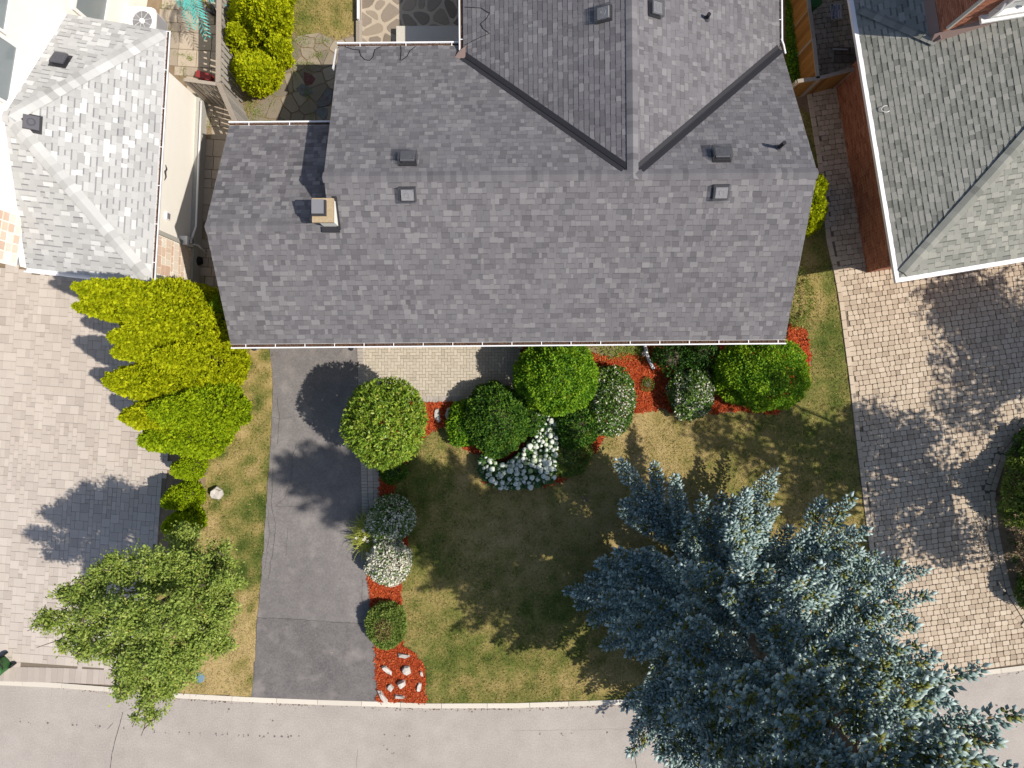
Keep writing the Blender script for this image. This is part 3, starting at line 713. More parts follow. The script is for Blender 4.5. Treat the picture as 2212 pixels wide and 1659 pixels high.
def roof_vent(parent, at, along_, upslope, size, top_m, mesh=True, h=.16, dome=True):
    """Box roof vent on a flashing with domed lid and an optional wire animal guard."""
    a, s = nrm(along_), nrm(upslope); n = nrm(np.cross(a, s)); n = n if n[2] > 0 else -n; c = np.asarray(at, float); hw, hd = size[0] / 2, size[1] / 2
    v = MB(); v.box(c + n * .012, a * (hw + .05), s * (hd + .05), n * .008)
    v = v.build("roof_vent", M["flashing_metal"], parent)
    z = np.array((0, 0, 1.0)); sx = np.array((s[0], s[1], 0)); sx /= np.linalg.norm(sx)
    b = MB(); base = [c + a * i * hw * .8 + s * j * hd * .8 for i, j in ((-1, -1), (1, -1), (1, 1), (-1, 1))]
    if np.cross(base[1] - base[0], base[2] - base[1])[2] < 0: base = base[::-1]
    b.hexa(base, [p + n * h * .7 for p in base]); b.build("vent_body", M["dark_metal"], v)
    l = MB(); q = [c + a * i * hw + s * j * hd + n * h * .7 for i, j in ((-1, -1), (1, -1), (1, 1), (-1, 1))]
    if np.cross(q[1] - q[0], q[2] - q[1])[2] < 0: q = q[::-1]
    ctr = np.mean(q, 0); l.hexa(q, [ctr + (p - ctr) * .94 + n * .045 for p in q]); lid = l.build("lid", M[top_m], v)
    if dome:
        d = MB(); cc = ctr + n * .046
        for k in range(16):
            t0, t1 = 2 * math.pi * k / 16, 2 * math.pi * (k + 1) / 16; R = min(hw, hd) * .55
            P0, P1 = cc + R * (math.cos(t0) * a + math.sin(t0) * s), cc + R * (math.cos(t1) * a + math.sin(t1) * s)
            i0, i1 = cc + (P0 - cc) * .8 + n * .012, cc + (P1 - cc) * .8 + n * .012; k0, k1 = cc + (P0 - cc) * .62 + n * .004, cc + (P1 - cc) * .62 + n * .004
            for f in ([P0, P1, i1, i0], [i0, i1, k1, k0], [k0, k1, cc + n * .004]):
                d.face(f if np.cross(f[1] - f[0], f[2] - f[1]) @ n > 0 else f[::-1])
        d.build("dome_ring", M[top_m], lid if False else v)
    if mesh:
        w = MB(); W, D, hh = hw + .045, hd + .045, h + .045
        for k in np.linspace(-1, 1, 15):
            for axis in (0, 1):
                e, f, wd, dd = (a, s, W, D) if axis == 0 else (s, a, D, W)
                w.box(c + e * k * wd + n * hh, e * .0022, f * dd, n * .0022)
                for sg in (-1, 1): w.box(c + e * k * wd + f * sg * dd + n * hh / 2, e * .0022, f * .0022, n * hh / 2)
        for hz in (.05, .1, .15): 
            for sg in (-1, 1):
                w.box(c + a * sg * W + n * hz, a * .002, s * D, n * .002); w.box(c + s * sg * D + n * hz, s * .002, a * W, n * .002)
        w.build("wire_guard", M["wire_mesh"], v)
    return v

def vent_pipe(parent, at, h, rad, m="black_rubber"):
    p = np.asarray(at, float); mb = MB(); mb.tube([p - (0, 0, .05), p + (0, 0, .03), p + (0, 0, .08)], [rad * 2.0, rad * 1.7, rad * 1.1], 14); o = mb.build("vent_pipe", M["vent_black"], parent)
    t = MB(); V, F = tube_geo([p + (0, 0, .06), p + (0, 0, h)], [rad, rad], 14, False); t.add(V, F)
    V2, F2 = tube_geo([p + (0, 0, h), p + (0, 0, h - .12)], [rad * .8, rad * .8], 14, True); t.add(V2, F2)
    for k in range(14):
        a0, a1 = 2 * math.pi * k / 14, 2 * math.pi * (k + 1) / 14
        t.face([p + (rad * math.cos(a0), rad * math.sin(a0), h), p + (rad * math.cos(a1), rad * math.sin(a1), h), p + (.8 * rad * math.cos(a1), .8 * rad * math.sin(a1), h), p + (.8 * rad * math.cos(a0), .8 * rad * math.sin(a0), h)])
    t.build("pipe", M[m], o)
    return o

# ---------------------------------------------------------------- middle house
TH = .0082; CT, ST = math.cos(TH), math.sin(TH)
def W(a, b, z=0.0): return np.array((-7.867 + a * CT - b * ST, 1.123 + a * ST + b * CT, z))
m_, ZR, BR_ = .547, 5.2, 4.02
def zf(b): return 3.0 + m_ * b
def zb(b): return ZR - m_ * (b - BR_)
def zg(b): return 4.608 - m_ * (b - 2.94)
AC, EL, ERT = 10.92, 6.58, 15.46
def zcl(a): return ZR - .5 * (AC - a)
def zcr(a): return ZR - .5 * (a - AC)
def bval(a): return BR_ + abs(AC - a) / 1.094
house = thing("house", W(7.7, 4, 0), "wide middle house under a dark grey shingle roof with a white front gutter", "house")
# walls
mb = MB()
def wbox(a0, b0, a1, b1, z1):
    mb.hexa([W(a0, b0, 0), W(a1, b0, 0), W(a1, b1, 0), W(a0, b1, 0)], [W(a0, b0, z1), W(a1, b0, z1), W(a1, b1, z1), W(a0, b1, z1)], .5)
wbox(.35, .45, 3.4, 5.75, 2.72); wbox(3.401, .46, 15.1, 7.95, 2.73); wbox(7.05, 7.951, 15.05, 13.5, 2.74)
def gable(a, pts, t=.1):
    A = [W(a, b, z) for b, z in pts]; B = [W(a + t, b, z) for b, z in pts]; mb.hexa(A, B, .5)
gable(.36, [(.47, 2.715), (.47, zf(.47) - .14), (2.94, 4.608 - .14), (5.74, zg(5.74) - .14), (5.74, 2.715)])
gable(3.45, [(.6, 2.72), (.6, zf(.6) - .14), (BR_, ZR - .14), (7.9, zb(7.9) - .14), (7.9, 2.72)])
gable(14.98, [(.6, 2.72), (.6, zf(.6) - .14), (BR_, ZR - .14), (7.9, zb(7.9) - .14), (7.9, 2.72)])
mb.build("wall", M["pale_brick_wall"], house)
# roof deck and shingles
pf = [W(-.02, 0, zf(0)), W(15.52, 0, zf(0)), W(15.52, BR_, ZR), W(3.2, BR_, ZR), W(3.2, 2.94, zf(2.94)), W(-.02, 2.94, zf(2.94))]
pgb = [W(3.42, 6.17, zg(6.17)), W(-.08, 6.17, zg(6.17)), W(-.02, 2.94, zg(2.94)), W(3.42, 2.94, zg(2.94))]
pbl = [W(6.62, 8.4, zb(8.4)), W(3.03, 8.4, zb(8.4)), W(3.2, BR_, ZR), W(AC - .05, BR_, ZR), W(6.52, bval(6.52), zb(bval(6.52)))]
pbr = [W(15.52, 8.3, zb(8.3)), W(15.46, 8.2, zb(8.2)), W(AC + .05, BR_, ZR), W(15.52, BR_, ZR)]
pcl = [W(EL, 13.5, zcl(EL)), W(EL, bval(EL), zcl(EL)), W(AC, BR_, ZR), W(AC, 13.5, ZR)]
pcr = [W(ERT, bval(ERT), zcr(ERT)), W(ERT, 13.5, zcr(ERT)), W(AC, 13.5, ZR), W(AC, BR_, ZR)]
mb = MB()
for p in (pf[:2] + [pf[2], pf[3], pf[4], pf[5]], pgb, pbl, pbr, pcl, pcr): plane_slab(mb, p, .11, .3)
roof = mb.build("roof", M["dark_shingle"], house)
X, Y = W(1, 0) - W(0, 0), W(0, 1) - W(0, 0)
pcs = []
DT = (.50, .09, .26, .82)
pcs += roof_plane(pf, X, .143, 101, .026, DT)
pcs += roof_plane(pgb, -X, .143, 102, .026, (.48, .14, .2, .9))
pcs += roof_plane(pbl, -X, .143, 103, .026, DT)
pcs += roof_plane(pbr, -X, .143, 104, .026, DT)
pcs += roof_plane([W(EL, 13.5, zcl(EL)), W(EL, bval(EL) + .1, zcl(EL)), W(AC, BR_ + .1, ZR), W(AC, 13.5, ZR)], -Y, .143, 105, .02, DT, thick=.011)
pcs += roof_plane([W(ERT, bval(ERT) + .1, zcr(ERT)), W(ERT, 13.5, zcr(ERT)), W(AC, 13.5, ZR), W(AC, BR_ + .1, ZR)], Y, .143, 106, .026, DT)
emit(pcs, "shingle", roof, M["dark_shingle"], 300, "shingles", house)
dF, dB = W(0, -1, -m_) - W(0, 0, 0), W(0, 1, -m_) - W(0, 0, 0); dL, dR = W(-1, 0, -.5) - W(0, 0, 0), W(1, 0, -.5) - W(0, 0, 0)
ridge_caps("ridge_cap", W(3.17, BR_, ZR), W(15.54, BR_, ZR), dF, dB, roof, "dark_shingle", 111)
ridge_caps("ridge_cap", W(-.03, 2.94, 4.608), W(3.15, 2.94, 4.608), dF, dB, roof, "dark_shingle", 112)
ridge_caps("ridge_cap", W(AC, BR_ - .12, ZR + .02), W(AC, 12.2, ZR + .004), dL, dR, roof, "dark_shingle", 113, step=.16, half=.16)
# valley flashings: two dark leaves and a centre crimp
for sgn in (-1, 1):
    ae = EL if sgn < 0 else ERT; v0, v1 = W(AC + sgn * .16, bval(AC + .16), zcl(AC - .16)), W(ae, bval(ae), zcl(AC - abs(AC - ae)))
    va = nrm(v1 - v0); n1_, n2_ = nrm((0, m_, 1)), nrm((sgn * .5, 0, 1))
    s1 = nrm(np.cross(va, n1_)); s2 = nrm(np.cross(va, n2_))
    if (s1 @ (np.array((sgn, 0, 0)))) < 0: s1 = -s1
    if (s2 @ np.array((0, 1, 0))) < 0: s2 = -s2
    mb = MB(); up = np.array((0, 0, .016))
    for sv, wd in ((s1, .15), (s2, .13)):
        q = [v0 + up, v1 + up, v1 + sv * wd + up + (0, 0, .004), v0 + sv * wd + up + (0, 0, .004)]
        if np.cross(q[1] - q[0], q[2] - q[1])[2] < 0: q = q[::-1]
        mb.hexa([p - (0, 0, .012) for p in q], q, .5)
    mb.box((v0 + v1) / 2 + up + (0, 0, .012), (v1 - v0) / 2, nrm(np.cross((0, 0, 1), va)) * .008, (0, 0, .016))
    mb.build("valley_flashing", M["flashing_metal"], house)
mb = MB(); k0 = W(EL, bval(EL), 3.05)
mb.hexa([k0 + q for q in ((-.33, -.13, -.02), (.05, -.05, .03), (.06, .28, .03), (-.12, .16, 0))], [k0 + q for q in ((-.33, -.13, -.012), (.05, -.05, .045), (.06, .28, .045), (-.12, .16, .01))])
mb.build("kickout_flashing", M["brown_metal"], house)
# gutters
gutter(house, W(-.02, -.005, zf(0) - .012), W(15.56, -.005, zf(0) - .012), -Y, debris=.8, seed=5)
gutter(house, W(-.1, 6.18, zg(6.17) - .012), W(3.4, 6.18, zg(6.17) - .012), Y, hang=1.15, debris=.4, seed=6)
gutter(house, W(2.98, 8.41, zb(8.4) - .012), W(6.6, 8.41, zb(8.4) - .012), Y, hang=1.3, debris=.6, seed=7)
gutter(house, W(EL - .005, bval(EL) - .1, 3.01), W(EL - .005, 13.5, 3.01), -X, hang=1.2, debris=.3, seed=8)
gutter(house, W(ERT + .005, bval(ERT) + .25, 2.91), W(ERT + .005, 13.5, 2.91), X, hang=1.2, debris=.2, seed=9, w=.1)
mb = MB(); p = W(ERT + .06, bval(ERT) + .3, 2.92); mb.tube([p, p + (.08, -.16, -.04), p + (.16, -.36, -.12)], .028, 8); mb.build("gutter_spout", M["white_metal"], house)
mb = MB(); q = W(2.98, 8.3, zb(8.3)); mb.box(W(2.965, 7.95, zb(8.05)), X * .012, nrm(W(0, 1, -m_) - W(0, 0, 0)) * .42, (0, 0, .07)); mb.build("rake_trim", M["white_metal"], house)
# downspout at the front with its bent outlet, wall lanterns
d0 = P(1398, 744, 2.8); mb = MB()
mb.tube([d0, d0 + (0, .30, -.25), (d0[0], d0[1] + .42, .5), (d0[0] + .0, d0[1] + .40, .22)], .042, 10)
mb.tube([P(1393, 738, .26), P(1394, 750, .17), P(1397, 764, .12), P(1403, 780, .10), P(1412, 797, .085)], [.055, .055, .057, .057, .058], 12)
mb.build("downspout", M["white_metal"], house, smooth=True)
for vx in (548, 758):
    q = P(vx, 752, 2.25); l = MB(); l.box(q + (0, .13, .0), (.02, 0, 0), (0, .16, 0), (0, 0, .05)); l.tube([q + (0, 0, -.22), q + (0, 0, .0), q + (0, 0, .06)], [.055, .085, .03], 6)
    la = l.build("wall_lantern", M["dark_metal"], house); g = MB(); g.box(q + (0, 0, -.1), (.088, 0, 0), (0, .05, 0), (0, 0, .05)); g.build("lantern_glass", M["glass"], la)
# roof furniture
sF, sB = -dF, -dB; sL, sR = -dL, -dR
def on(vx, vy, zfun):
    z = 4.5
    for _ in range(30):
        p = P(vx, vy, z); dx, dy = p[0] + 7.867, p[1] - 1.123; a, b = dx * CT + dy * ST, -dx * ST + dy * CT; z = zfun(a, b)
    return P(vx, vy, z)
roof_vent(house, on(882, 347, lambda a, b: zb(b)), X, sB, (.36, .30), "vent_metal", h=.2)
roof_vent(house, on(881, 419, lambda a, b: zf(b)), X, sF, (.32, .28), "vent_light", h=.14)
roof_vent(house, on(1557, 339, lambda a, b: zb(b)), X, sB, (.36, .30), "vent_metal", h=.2)
roof_vent(house, on(1556, 414, lambda a, b: zf(b)), X, sF, (.32, .28), "vent_light", h=.14)
roof_vent(house, on(1306, 32, lambda a, b: zcl(a)), Y, sL, (.30, .32), "vent_light", h=.14)
roof_vent(house, on(1413, 22, lambda a, b: zcr(a)), Y, sR, (.30, .28), "vent_light", h=.15)
vent_pipe(house, on(1526, 41, lambda a, b: zcr(a)), .26, .05)
vent_pipe(house, on(1681, 320, lambda a, b: zb(b)), .42, .05)
# heating cable laid in loops on the eaves
def cable(pts, zfun, parent, r=.009):
    mb = MB(); L = [on(x, y, zfun) + (0, 0, .022) for x, y in pts]; out = []
    for i in range(len(L) - 1):
        for k in range(4): out.append(L[i] + (L[i + 1] - L[i]) * k / 4)
    mb.tube(out + [L[-1]], r, 6); mb.build("heating_cable", M["black_rubber"], parent)
bk = lambda a, b: zb(b)
cable([(745, 101), (762, 107), (776, 108), (780, 121), (789, 130), (799, 131), (806, 124), (810, 108), (824, 101)], bk, house)
cable([(866, 100), (867, 110), (865, 131)], bk, house); cable([(868, 131), (880, 122), (886, 110), (898, 101)], bk, house)
cl = lambda a, b: zcl(a)
cable([(1004, 16), (1040, 18), (1050, 25), (1058, 29), (1050, 42), (1038, 52), (1044, 63), (1058, 73), (1040, 80), (1020, 90), (1004, 98)], cl, house, .007)
# chimney
mb = MB(); X0, X1, Y0, Y1 = -4.84, -4.455, 4.05, 4.60
mb.aabb(X0, Y0, 3.9, X1, Y1, 5.12); ch = mb.build("chimney", M["stucco"], house)
mb = MB(); mb.aabb(-4.985, 4.03, 5.12, -4.452, 4.635, 5.21); cap = mb.build("chimney_cap", M["chimney_cap_concrete"], ch)
mb = MB(); mb.aabb(-4.975, 4.18, 5.21, -4.62, 4.57, 5.30); mb.build("flue_base", M["dark_metal"], ch)
mb = MB(); mb.aabb(-4.955, 4.215, 5.33, -4.66, 4.565, 5.37); mb.aabb(-4.93, 4.24, 5.30, -4.69, 4.54, 5.33); mb.build("flue_lid", M["vent_metal"], ch)
mb = MB(); mb.box(W(3.22, 2.83, 4.60), X * .22, nrm(sF) * .07, (0, 0, .05)); mb.box(W(3.44, 3.2, 4.82), X * .03, nrm(sF) * .42, (0, 0, .05)); mb.build("chimney_flashing", M["flashing_metal"], ch)

# ---------------------------------------------------------------- left house: white stucco, pale hip roof
E1, E2, J = P(358, 66, 3.6), P(325, 608, 3.6), P(20, 252, 5.3)
Wb, Wr, Wf = np.array((-12.16, 10.07, 3.6)), np.array((-12.67, 6.65, 5.3)), np.array((-13.27, 3.17, 3.6))
lh = thing("house", (-12.5, 6.5, 0), "white stucco house at left with a pale grey shingle hip roof", "house")
wv = nrm((Wb - Wf)[:2]); wv3 = np.array((wv[0], wv[1], 0)); wn3 = np.array((wv[1], -wv[0], 0))
ed = nrm((E1 - E2)[:2]); ed3 = np.array((ed[0], ed[1], 0)); en3 = np.array((ed[1], -ed[0], 0))
c_f, c_b = P(423, 620), P(440, 224)      # wall corners on the ground
mb = MB()
gw = [c_f - (0, 0, 0), c_b, c_b + (-2.0, .35, 0), c_f + (-4.0, .45, 0)]
mb.hexa([np.array((p[0], p[1], 0)) for p in gw], [np.array((p[0], p[1], 3.5)) for p in gw])
# two-storey block behind the garage wing
w0, w1 = Wf + wv3 * .25, Wr + wv3 * 9
mb.hexa([np.array((*p[:2], 0)) for p in (w0, w1, w1 - wn3 * 6, w0 - wn3 * 6)], [np.array((*p[:2], 8.2)) for p in (w0, w1, w1 - wn3 * 6, w0 - wn3 * 6)])
lw = mb.build("wall", M["stucco"], lh)
gd = nrm(c_b - c_f); gn = np.array((gd[1], -gd[0], 0)); gn = gn if gn[0] > 0 else -gn
mb = MB(); mb.hexa(*[[c_f + gn * .0 + (0, 0, z), c_f + gn * .13 + (0, 0, z), c_b + gn * .13 + (0, 0, z), c_b + (0, 0, z)] for z in (0, .55)]); mb.build("foundation", M["grey_parging"], lh)
# stone veneer return at the front corner: one piece per stone
vn = MB(); base = c_f + gn * .02
vn.hexa(*[[base + gd * q0 + gn * g + (0, 0, z) for q0, g in ((0, 0), (0, .03), (1.15, .03), (1.15, 0))] for z in (.55, 3.3)]); ven = vn.build("stone_veneer", M["stucco"], lh)
r = np.random.default_rng(121); z = .6
while z < 3.2:
    h = r.choice([.16, .24, .32]); q = .03
    while q < 1.08:
        w = min(r.uniform(.16, .36), 1.12 - q); mb = MB()
        mb.box(base + gd * (q + w / 2) + gn * .035 + (0, 0, z + h / 2), gd * (w / 2 - .012), -gn * .018, (0, 0, h / 2 - .012), r.uniform(0, 1)); mb.build("stone", M["veneer_stone"], ven); q += w
    z += h
mb = MB(); mb.box(base + gd * 1.2 + gn * .04 + (0, 0, 1.9), gd * .06, -gn * .06, (0, 0, 1.4)); mb.build("corner_trim", M["grey_parging"], lh)
mb = MB(); 
for p in ([E2, E1, J], [E1, Wb, Wr, J], [Wf, E2, J, Wr]): plane_slab(mb, p, .11, .6)
lroof = mb.build("roof", M["light_shingle"], lh)
LT = (.58, .07, .42, .95)
pcs = roof_plane([E2, E1, J], E1 - E2, .143, 131, .036, LT, .1, .27) + roof_plane([E1, Wb, Wr, J], Wb - E1, .143, 132, .036, LT, .1, .27) + roof_plane([Wf, E2, J, Wr], E2 - Wf, .143, 133, .036, LT, .1, .27)
emit(pcs, "shingle", lroof, M["light_shingle"], 300, "shingles", lh)
def hip(p0, p1, na, nb, m, parent, seed, tones, half=.15):
    d = nrm(np.asarray(p1) - p0); h = nrm(np.cross(d, (0, 0, 1)))
    sa, sb = h * 1.0 + (0, 0, -.33), -h * 1.0 + (0, 0, -.33)
    ridge_caps("ridge_cap", np.asarray(p0) + (0, 0, .03), np.asarray(p1) + (0, 0, .03), sa, sb, parent, m, seed, .2, half, tones)
hip(E1 + (J - E1) * .03, J, 0, 0, "light_shingle", lroof, 135, (.66, .12), .19); hip(E2 + (J - E2) * .03, J, 0, 0, "light_shingle", lroof, 136, (.66, .12), .19)
hip(Wr, J, 0, 0, "light_shingle", lroof, 137, (.7, .08))
gutter(lh, E2 + en3 * .004 - (0, 0, .012), E1 + en3 * .004 - (0, 0, .012), en3, hang=1.05, debris=.7, seed=11)
bd = nrm((Wb - E1) * (1, 1, 0)); gutter(lh, E1 - (0, 0, .012), Wb - (0, 0, .012), np.array((-bd[1], bd[0], 0)) * (1 if bd[0] * 0 - bd[0] > 0 else -1) * (1 if -bd[0] > 0 else -1), hang=1.3, debris=0, seed=12)
fd = nrm((E2 - Wf) * (1, 1, 0)); gutter(lh, Wf - (0, 0, .012), E2 - (0, 0, .012), np.array((fd[1], -fd[0], 0)), hang=1.3, debris=0, seed=13)
# white flashing band where the pale roof meets the upper wall
mb = MB()
for a, b in ((Wb, Wr), (Wr, Wf)):
    mb.hexa([a + (0, 0, .0), a + wn3 * .06, b + wn3 * .06, b + (0, 0, 0)] if a is Wr else [b, b + wn3 * .06, a + wn3 * .06, a], [p + (0, 0, .16) for p in ([a, a + wn3 * .012, b + wn3 * .012, b] if a is Wr else [b, b + wn3 * .012, a + wn3 * .012, a])])
mb.build("step_flashing", M["white_trim"], lh)
# windows on the upper wall and beside the air conditioner
def wall_window(parent, c, along_, out, w, h, glass="glass", fw=.07, proud=.05, name="window"):
    c = np.asarray(c, float); z = np.array((0, 0, 1.0)); f = MB(); a, o = nrm(along_), nrm(out)
    for s_ in (-1, 1):
        f.box(c + a * s_ * (w / 2 - fw / 2) + o * proud / 2, a * fw / 2, o * proud / 2, z * h / 2) if False else f.box(c + a * s_ * (w / 2 - fw / 2) + o * proud / 2, a * fw / 2, nrm(np.cross(z, a)) * proud / 2, z * h / 2)
        f.box(c + z * s_ * (h / 2 - fw / 2) + o * proud / 2, a * (w / 2 - fw - .001), nrm(np.cross(z, a)) * proud / 2, z * fw / 2)
    fr = f.build(name, M["white_trim"], parent); g = MB(); g.box(c + o * .012, a * (w / 2 - fw - .002), nrm(np.cross(z, a)) * .006, z * (h / 2 - fw - .002)); g.build("pane", M[glass], fr); return fr
def on_upper(vx, vy):        # point of the upper wall plane under a survey sight line
    d = np.array(((vx - CX) / FOC, (CY - vy) / FOC, -1.0)); o = np.array((0, 0, HC)); t = ((Wr - o) @ wn3) / (d @ wn3); return o + d * t
wall_window(lh, on_upper(-12, 140), wv3, wn3, 1.5, 1.3); wall_window(lh, on_upper(-25, -30), wv3, wn3, 1.6, 1.4)
wc = on_upper(200, -14); wall_window(lh, wc, wv3, wn3, 1.7, 1.5, fw=.10)
pc = on_upper(8, 510)
mb = MB(); mb.box(pc + wn3 * .03, wv3 * .70, np.cross((0, 0, 1), wv3) * .03, (0, 0, .55)); sp = mb.build("stone_panel", M["white_trim"], lh)
r = np.random.default_rng(141)
for i in range(5):
    for k in range(4):
        if r.uniform() < .1: continue
        mb = MB(); mb.box(pc + wn3 * .07 + wv3 * (-.5 + i * .25) + np.array((0, 0, -.36 + k * .24)), wv3 * .105, np.cross((0, 0, 1), wv3) * .012, (0, 0, .10), r.uniform(0, 1)); mb.build("stone", M["veneer_stone"], sp)
# meter box, conduit, dryer vent, wall spot on the side wall
def on_side(vx, vy):
    d = np.array(((vx - CX) / FOC, (CY - vy) / FOC, -1.0)); o = np.array((0, 0, HC)); t = ((c_f - o) @ gn) / (d @ gn); return o + d * t
q = on_side(394, 521); mb = MB(); mb.box(q + gn * .12, gd * .13, -gn * .12, (0, 0, .2)); mt = mb.build("meter_box", M["white_metal"], lh)
mb = MB(); mb.tube([q + gn * .24 + (0, 0, .02), q + gn * .33 + (0, 0, .02)], [.085, .08], 16); mb.build("meter_glass", M["glass"], mt)
mb = MB(); a, b = on_side(410, 528) , c_f + gd * 1.75 + gn * .17
pa = np.array((*(q + gn * .1)[:2], .75)); pb_ = c_f + gd * 1.95 + gn * .2 + (0, 0, .62); pc_ = c_b - gd * .15 + gn * .2 + (0, 0, .62)
mb.tube([pa, pb_ - gd * .12 + (0, 0, .0), pb_, pb_ + gd * .12, pc_], .032, 10); mb.build("conduit_pipe", M["white_metal"], lh, smooth=True)
mb = MB(); mb.tube([pa + (0, 0, -.1), pa + gn * .1 + (0, 0, -.35), pa + gn * .22 - gd * .18 + (0, 0, -.7)], .03, 10); mb.build("conduit_pipe", M["white_metal"], lh, smooth=True)
q = on_side(360, 467); mb = MB(); mb.box(q + gn * .03, gd * .11, -gn * .03, (0, 0, .11)); dv = mb.build("dryer_vent", M["white_metal"], lh); mb = MB(); mb.box(q + gn * .064, gd * .085, -gn * .004, (0, 0, .085)); mb.build("vent_flap", M["vent_metal"], dv)
mb = MB(); q = on_side(357, 372) + gn * .03; mb.tube([q + gd * .2 + (0, 0, .05), q + gd * .1 + (0, 0, -.02), q + (0, 0, .06), q - gd * .14 + (0, 0, .0), q - gd * .26 + (0, 0, .08)], [.008, .022, .03, .02, .006], 7); mb.build("wall_ornament", M["dark_metal"], lh)
def on_roof(vx, vy, poly):
    n = nrm(np.cross(poly[1] - poly[0], poly[2] - poly[0])); d = np.array(((vx - CX) / FOC, (CY - vy) / FOC, -1.0)); o = np.array((0, 0, HC)); t = ((poly[0] - o) @ n) / (d @ n); return o + d * t, (n if n[2] > 0 else -n)
for (vx, vy), poly, ev in (((131, 132), [E1, Wb, J], Wb - E1), ((68, 267), [E2, E1, J], E1 - E2)):
    c, n = on_roof(vx, vy, poly); a = nrm(ev); roof_vent(lh, c, a, np.cross(n, a), (.36, .36), "vent_black", mesh=False, h=.13)

# ---------------------------------------------------------------- right house: red brick, olive grey hip roof
RA = math.radians(9.4); e1, e2 = np.array((math.cos(RA), math.sin(RA), 0)), np.array((-math.sin(RA), math.cos(RA), 0)); C0 = P(1943, 600, 2.7) * (1, 1, 0)
def R(s, r_, z=0.0): return C0 + e1 * s + e2 * r_ + np.array((0, 0, z))
rh = thing("house", R(4, 5, 0), "red brick house at right with an olive grey shingle hip roof", "house")
mb = MB(); mb.hexa(*[[R(.50, .50, z), R(8, .50, z), R(8, 13, z), R(2.2, 13, z), R(2.2, 6.75, z), R(.50, 6.75, z)] for z in (0, 2.6)]); mb.hexa(*[[R(1.62, 6.30, z), R(8, 6.30, z), R(8, 13, z), R(1.62, 13, z)] for z in (2.601, 6.2)])
mb.build("wall", M["mortar"], rh)
def bricks(o, along_, out, length, z0, z1, seed, zclip=None):
    r = np.random.default_rng(seed); mb = MB(); z = z0; k = 0
    while z < z1 - .03:
        q = -.11 if k % 2 else 0
        while q < length:
            a, b = max(q + .005, 0), min(q + .205, length)
            if b - a > .02: 
                if zclip is None or z > zclip(a): mb.box(o + along_ * (a + b) / 2 + out * .006 + np.array((0, 0, z + .032)), along_ * (b - a) / 2, np.cross((0, 0, 1), along_) * .008, (0, 0, .031), np.clip(r.normal(.5, .2), 0, 1))
            q += .213
        z += .074; k += 1
    o_ = mb.build("bricks", M["red_brick"], rh); o_['kind'] = 'stuff'
bricks(R(.50, 6.75, .02), -e2, -e1, 6.25, 0.02, 2.6, 151); bricks(R(.50, .50, .02), e1, -e2, 7.4, .02, 2.6, 152)
bricks(R(1.62, 11, 0), -e2, -e1, 4.70, 2.9, 6.0, 153); bricks(R(1.62, 6.30, 0), e1, -e2, 6, 3.1, 6.0, 154)
rl = [R(0, 12.5, 2.7), R(0, 0, 2.7), R(6, 6, 5.7), R(6, 12.5, 5.7)]; rf = [R(0, 0, 2.7), R(9, 0, 2.7), R(9, 6, 5.7), R(6, 6, 5.7)]
mb = MB(); plane_slab(mb, rl, .11, .4); plane_slab(mb, rf, .11, .4); rroof = mb.build("roof", M["olive_shingle"], rh)
OT = (.52, .10, .34, .74)
clipped = [R(0, 12.5, 2.7), R(0, 0, 2.7), R(6, 6, 5.7), R(6, 7.2, 5.7), R(1.7, 7.2, 3.55), R(1.7, 12.5, 3.55)]
pcs = roof_plane(rl, -e2, .145, 161, .045, OT, .12, .26, .012) + roof_plane(rf, e1, .145, 162, .035, OT, .1, .24, .010)
emit(pcs, "shingle", rroof, M["olive_shingle"], 300, "shingles", rh)
hip(R(.1, .1, 2.75), R(6, 6, 5.72), 0, 0, "olive_shingle", rroof, 163, (.5, .12), .17)
hip(R(1.6, 6.15, 3.52), R(.1, 7.7, 2.78), 0, 0, "olive_shingle", rroof, 164, (.42, .1), .15)
def fascia(p0, p1, out, name="gutter"):
    mb = MB(); d = nrm(p1 - p0); mb.box((p0 + p1) / 2 + out * .06 + (0, 0, -.05), (p1 - p0) / 2, np.cross((0, 0, 1), d) * .065, (0, 0, .055)); mb.build(name, M["white_metal"], rh)
fascia(R(0, 12.5, 2.7), R(0, -.12, 2.7), -e1); fascia(R(-.001, 0, 2.702), R(9, 0, 2.702), -e2)
mb = MB(); c = R(.43, 0, 2.55); mb.hexa(*[[R(.02, .02, z), R(9, .02, z), R(9, .49, z), R(.49, .49, z), R(.49, 12.5, z), R(.02, 12.5, z)] for z in (2.52, 2.55)]); mb.build("soffit", M["white_metal"], rh)
mb = MB()
def band(p0, p1, out, zz0, zz1):
    mb.hexa([p0 + (0, 0, zz0), p0 + out * .16 + (0, 0, zz0), p1 + out * .16 + (0, 0, zz1), p1 + (0, 0, zz1)] if out @ np.array((0, -1, 0)) < .5 else [p0 + out * .16 + (0, 0, zz0), p1 + out * .16 + (0, 0, zz1), p1 + (0, 0, zz1), p0 + (0, 0, zz0)], [p0 + (0, 0, zz0 + .26), p0 + out * .02 + (0, 0, zz0 + .26), p1 + out * .02 + (0, 0, zz1 + .26), p1 + (0, 0, zz1 + .26)] if out @ np.array((0, -1, 0)) < .5 else [p0 + out * .02 + (0, 0, zz0 + .26), p1 + out * .02 + (0, 0, zz1 + .26), p1 + (0, 0, zz1 + .26), p0 + (0, 0, zz0 + .26)])
band(R(1.62, 6.14, 0), R(1.62, 12, 0), -e1, 3.44, 3.44); band(R(1.46, 6.30, 0), R(8, 6.30, 0), -e2, 3.42, 6.6)
mb.build("step_flashing", M["brown_metal"], rh)
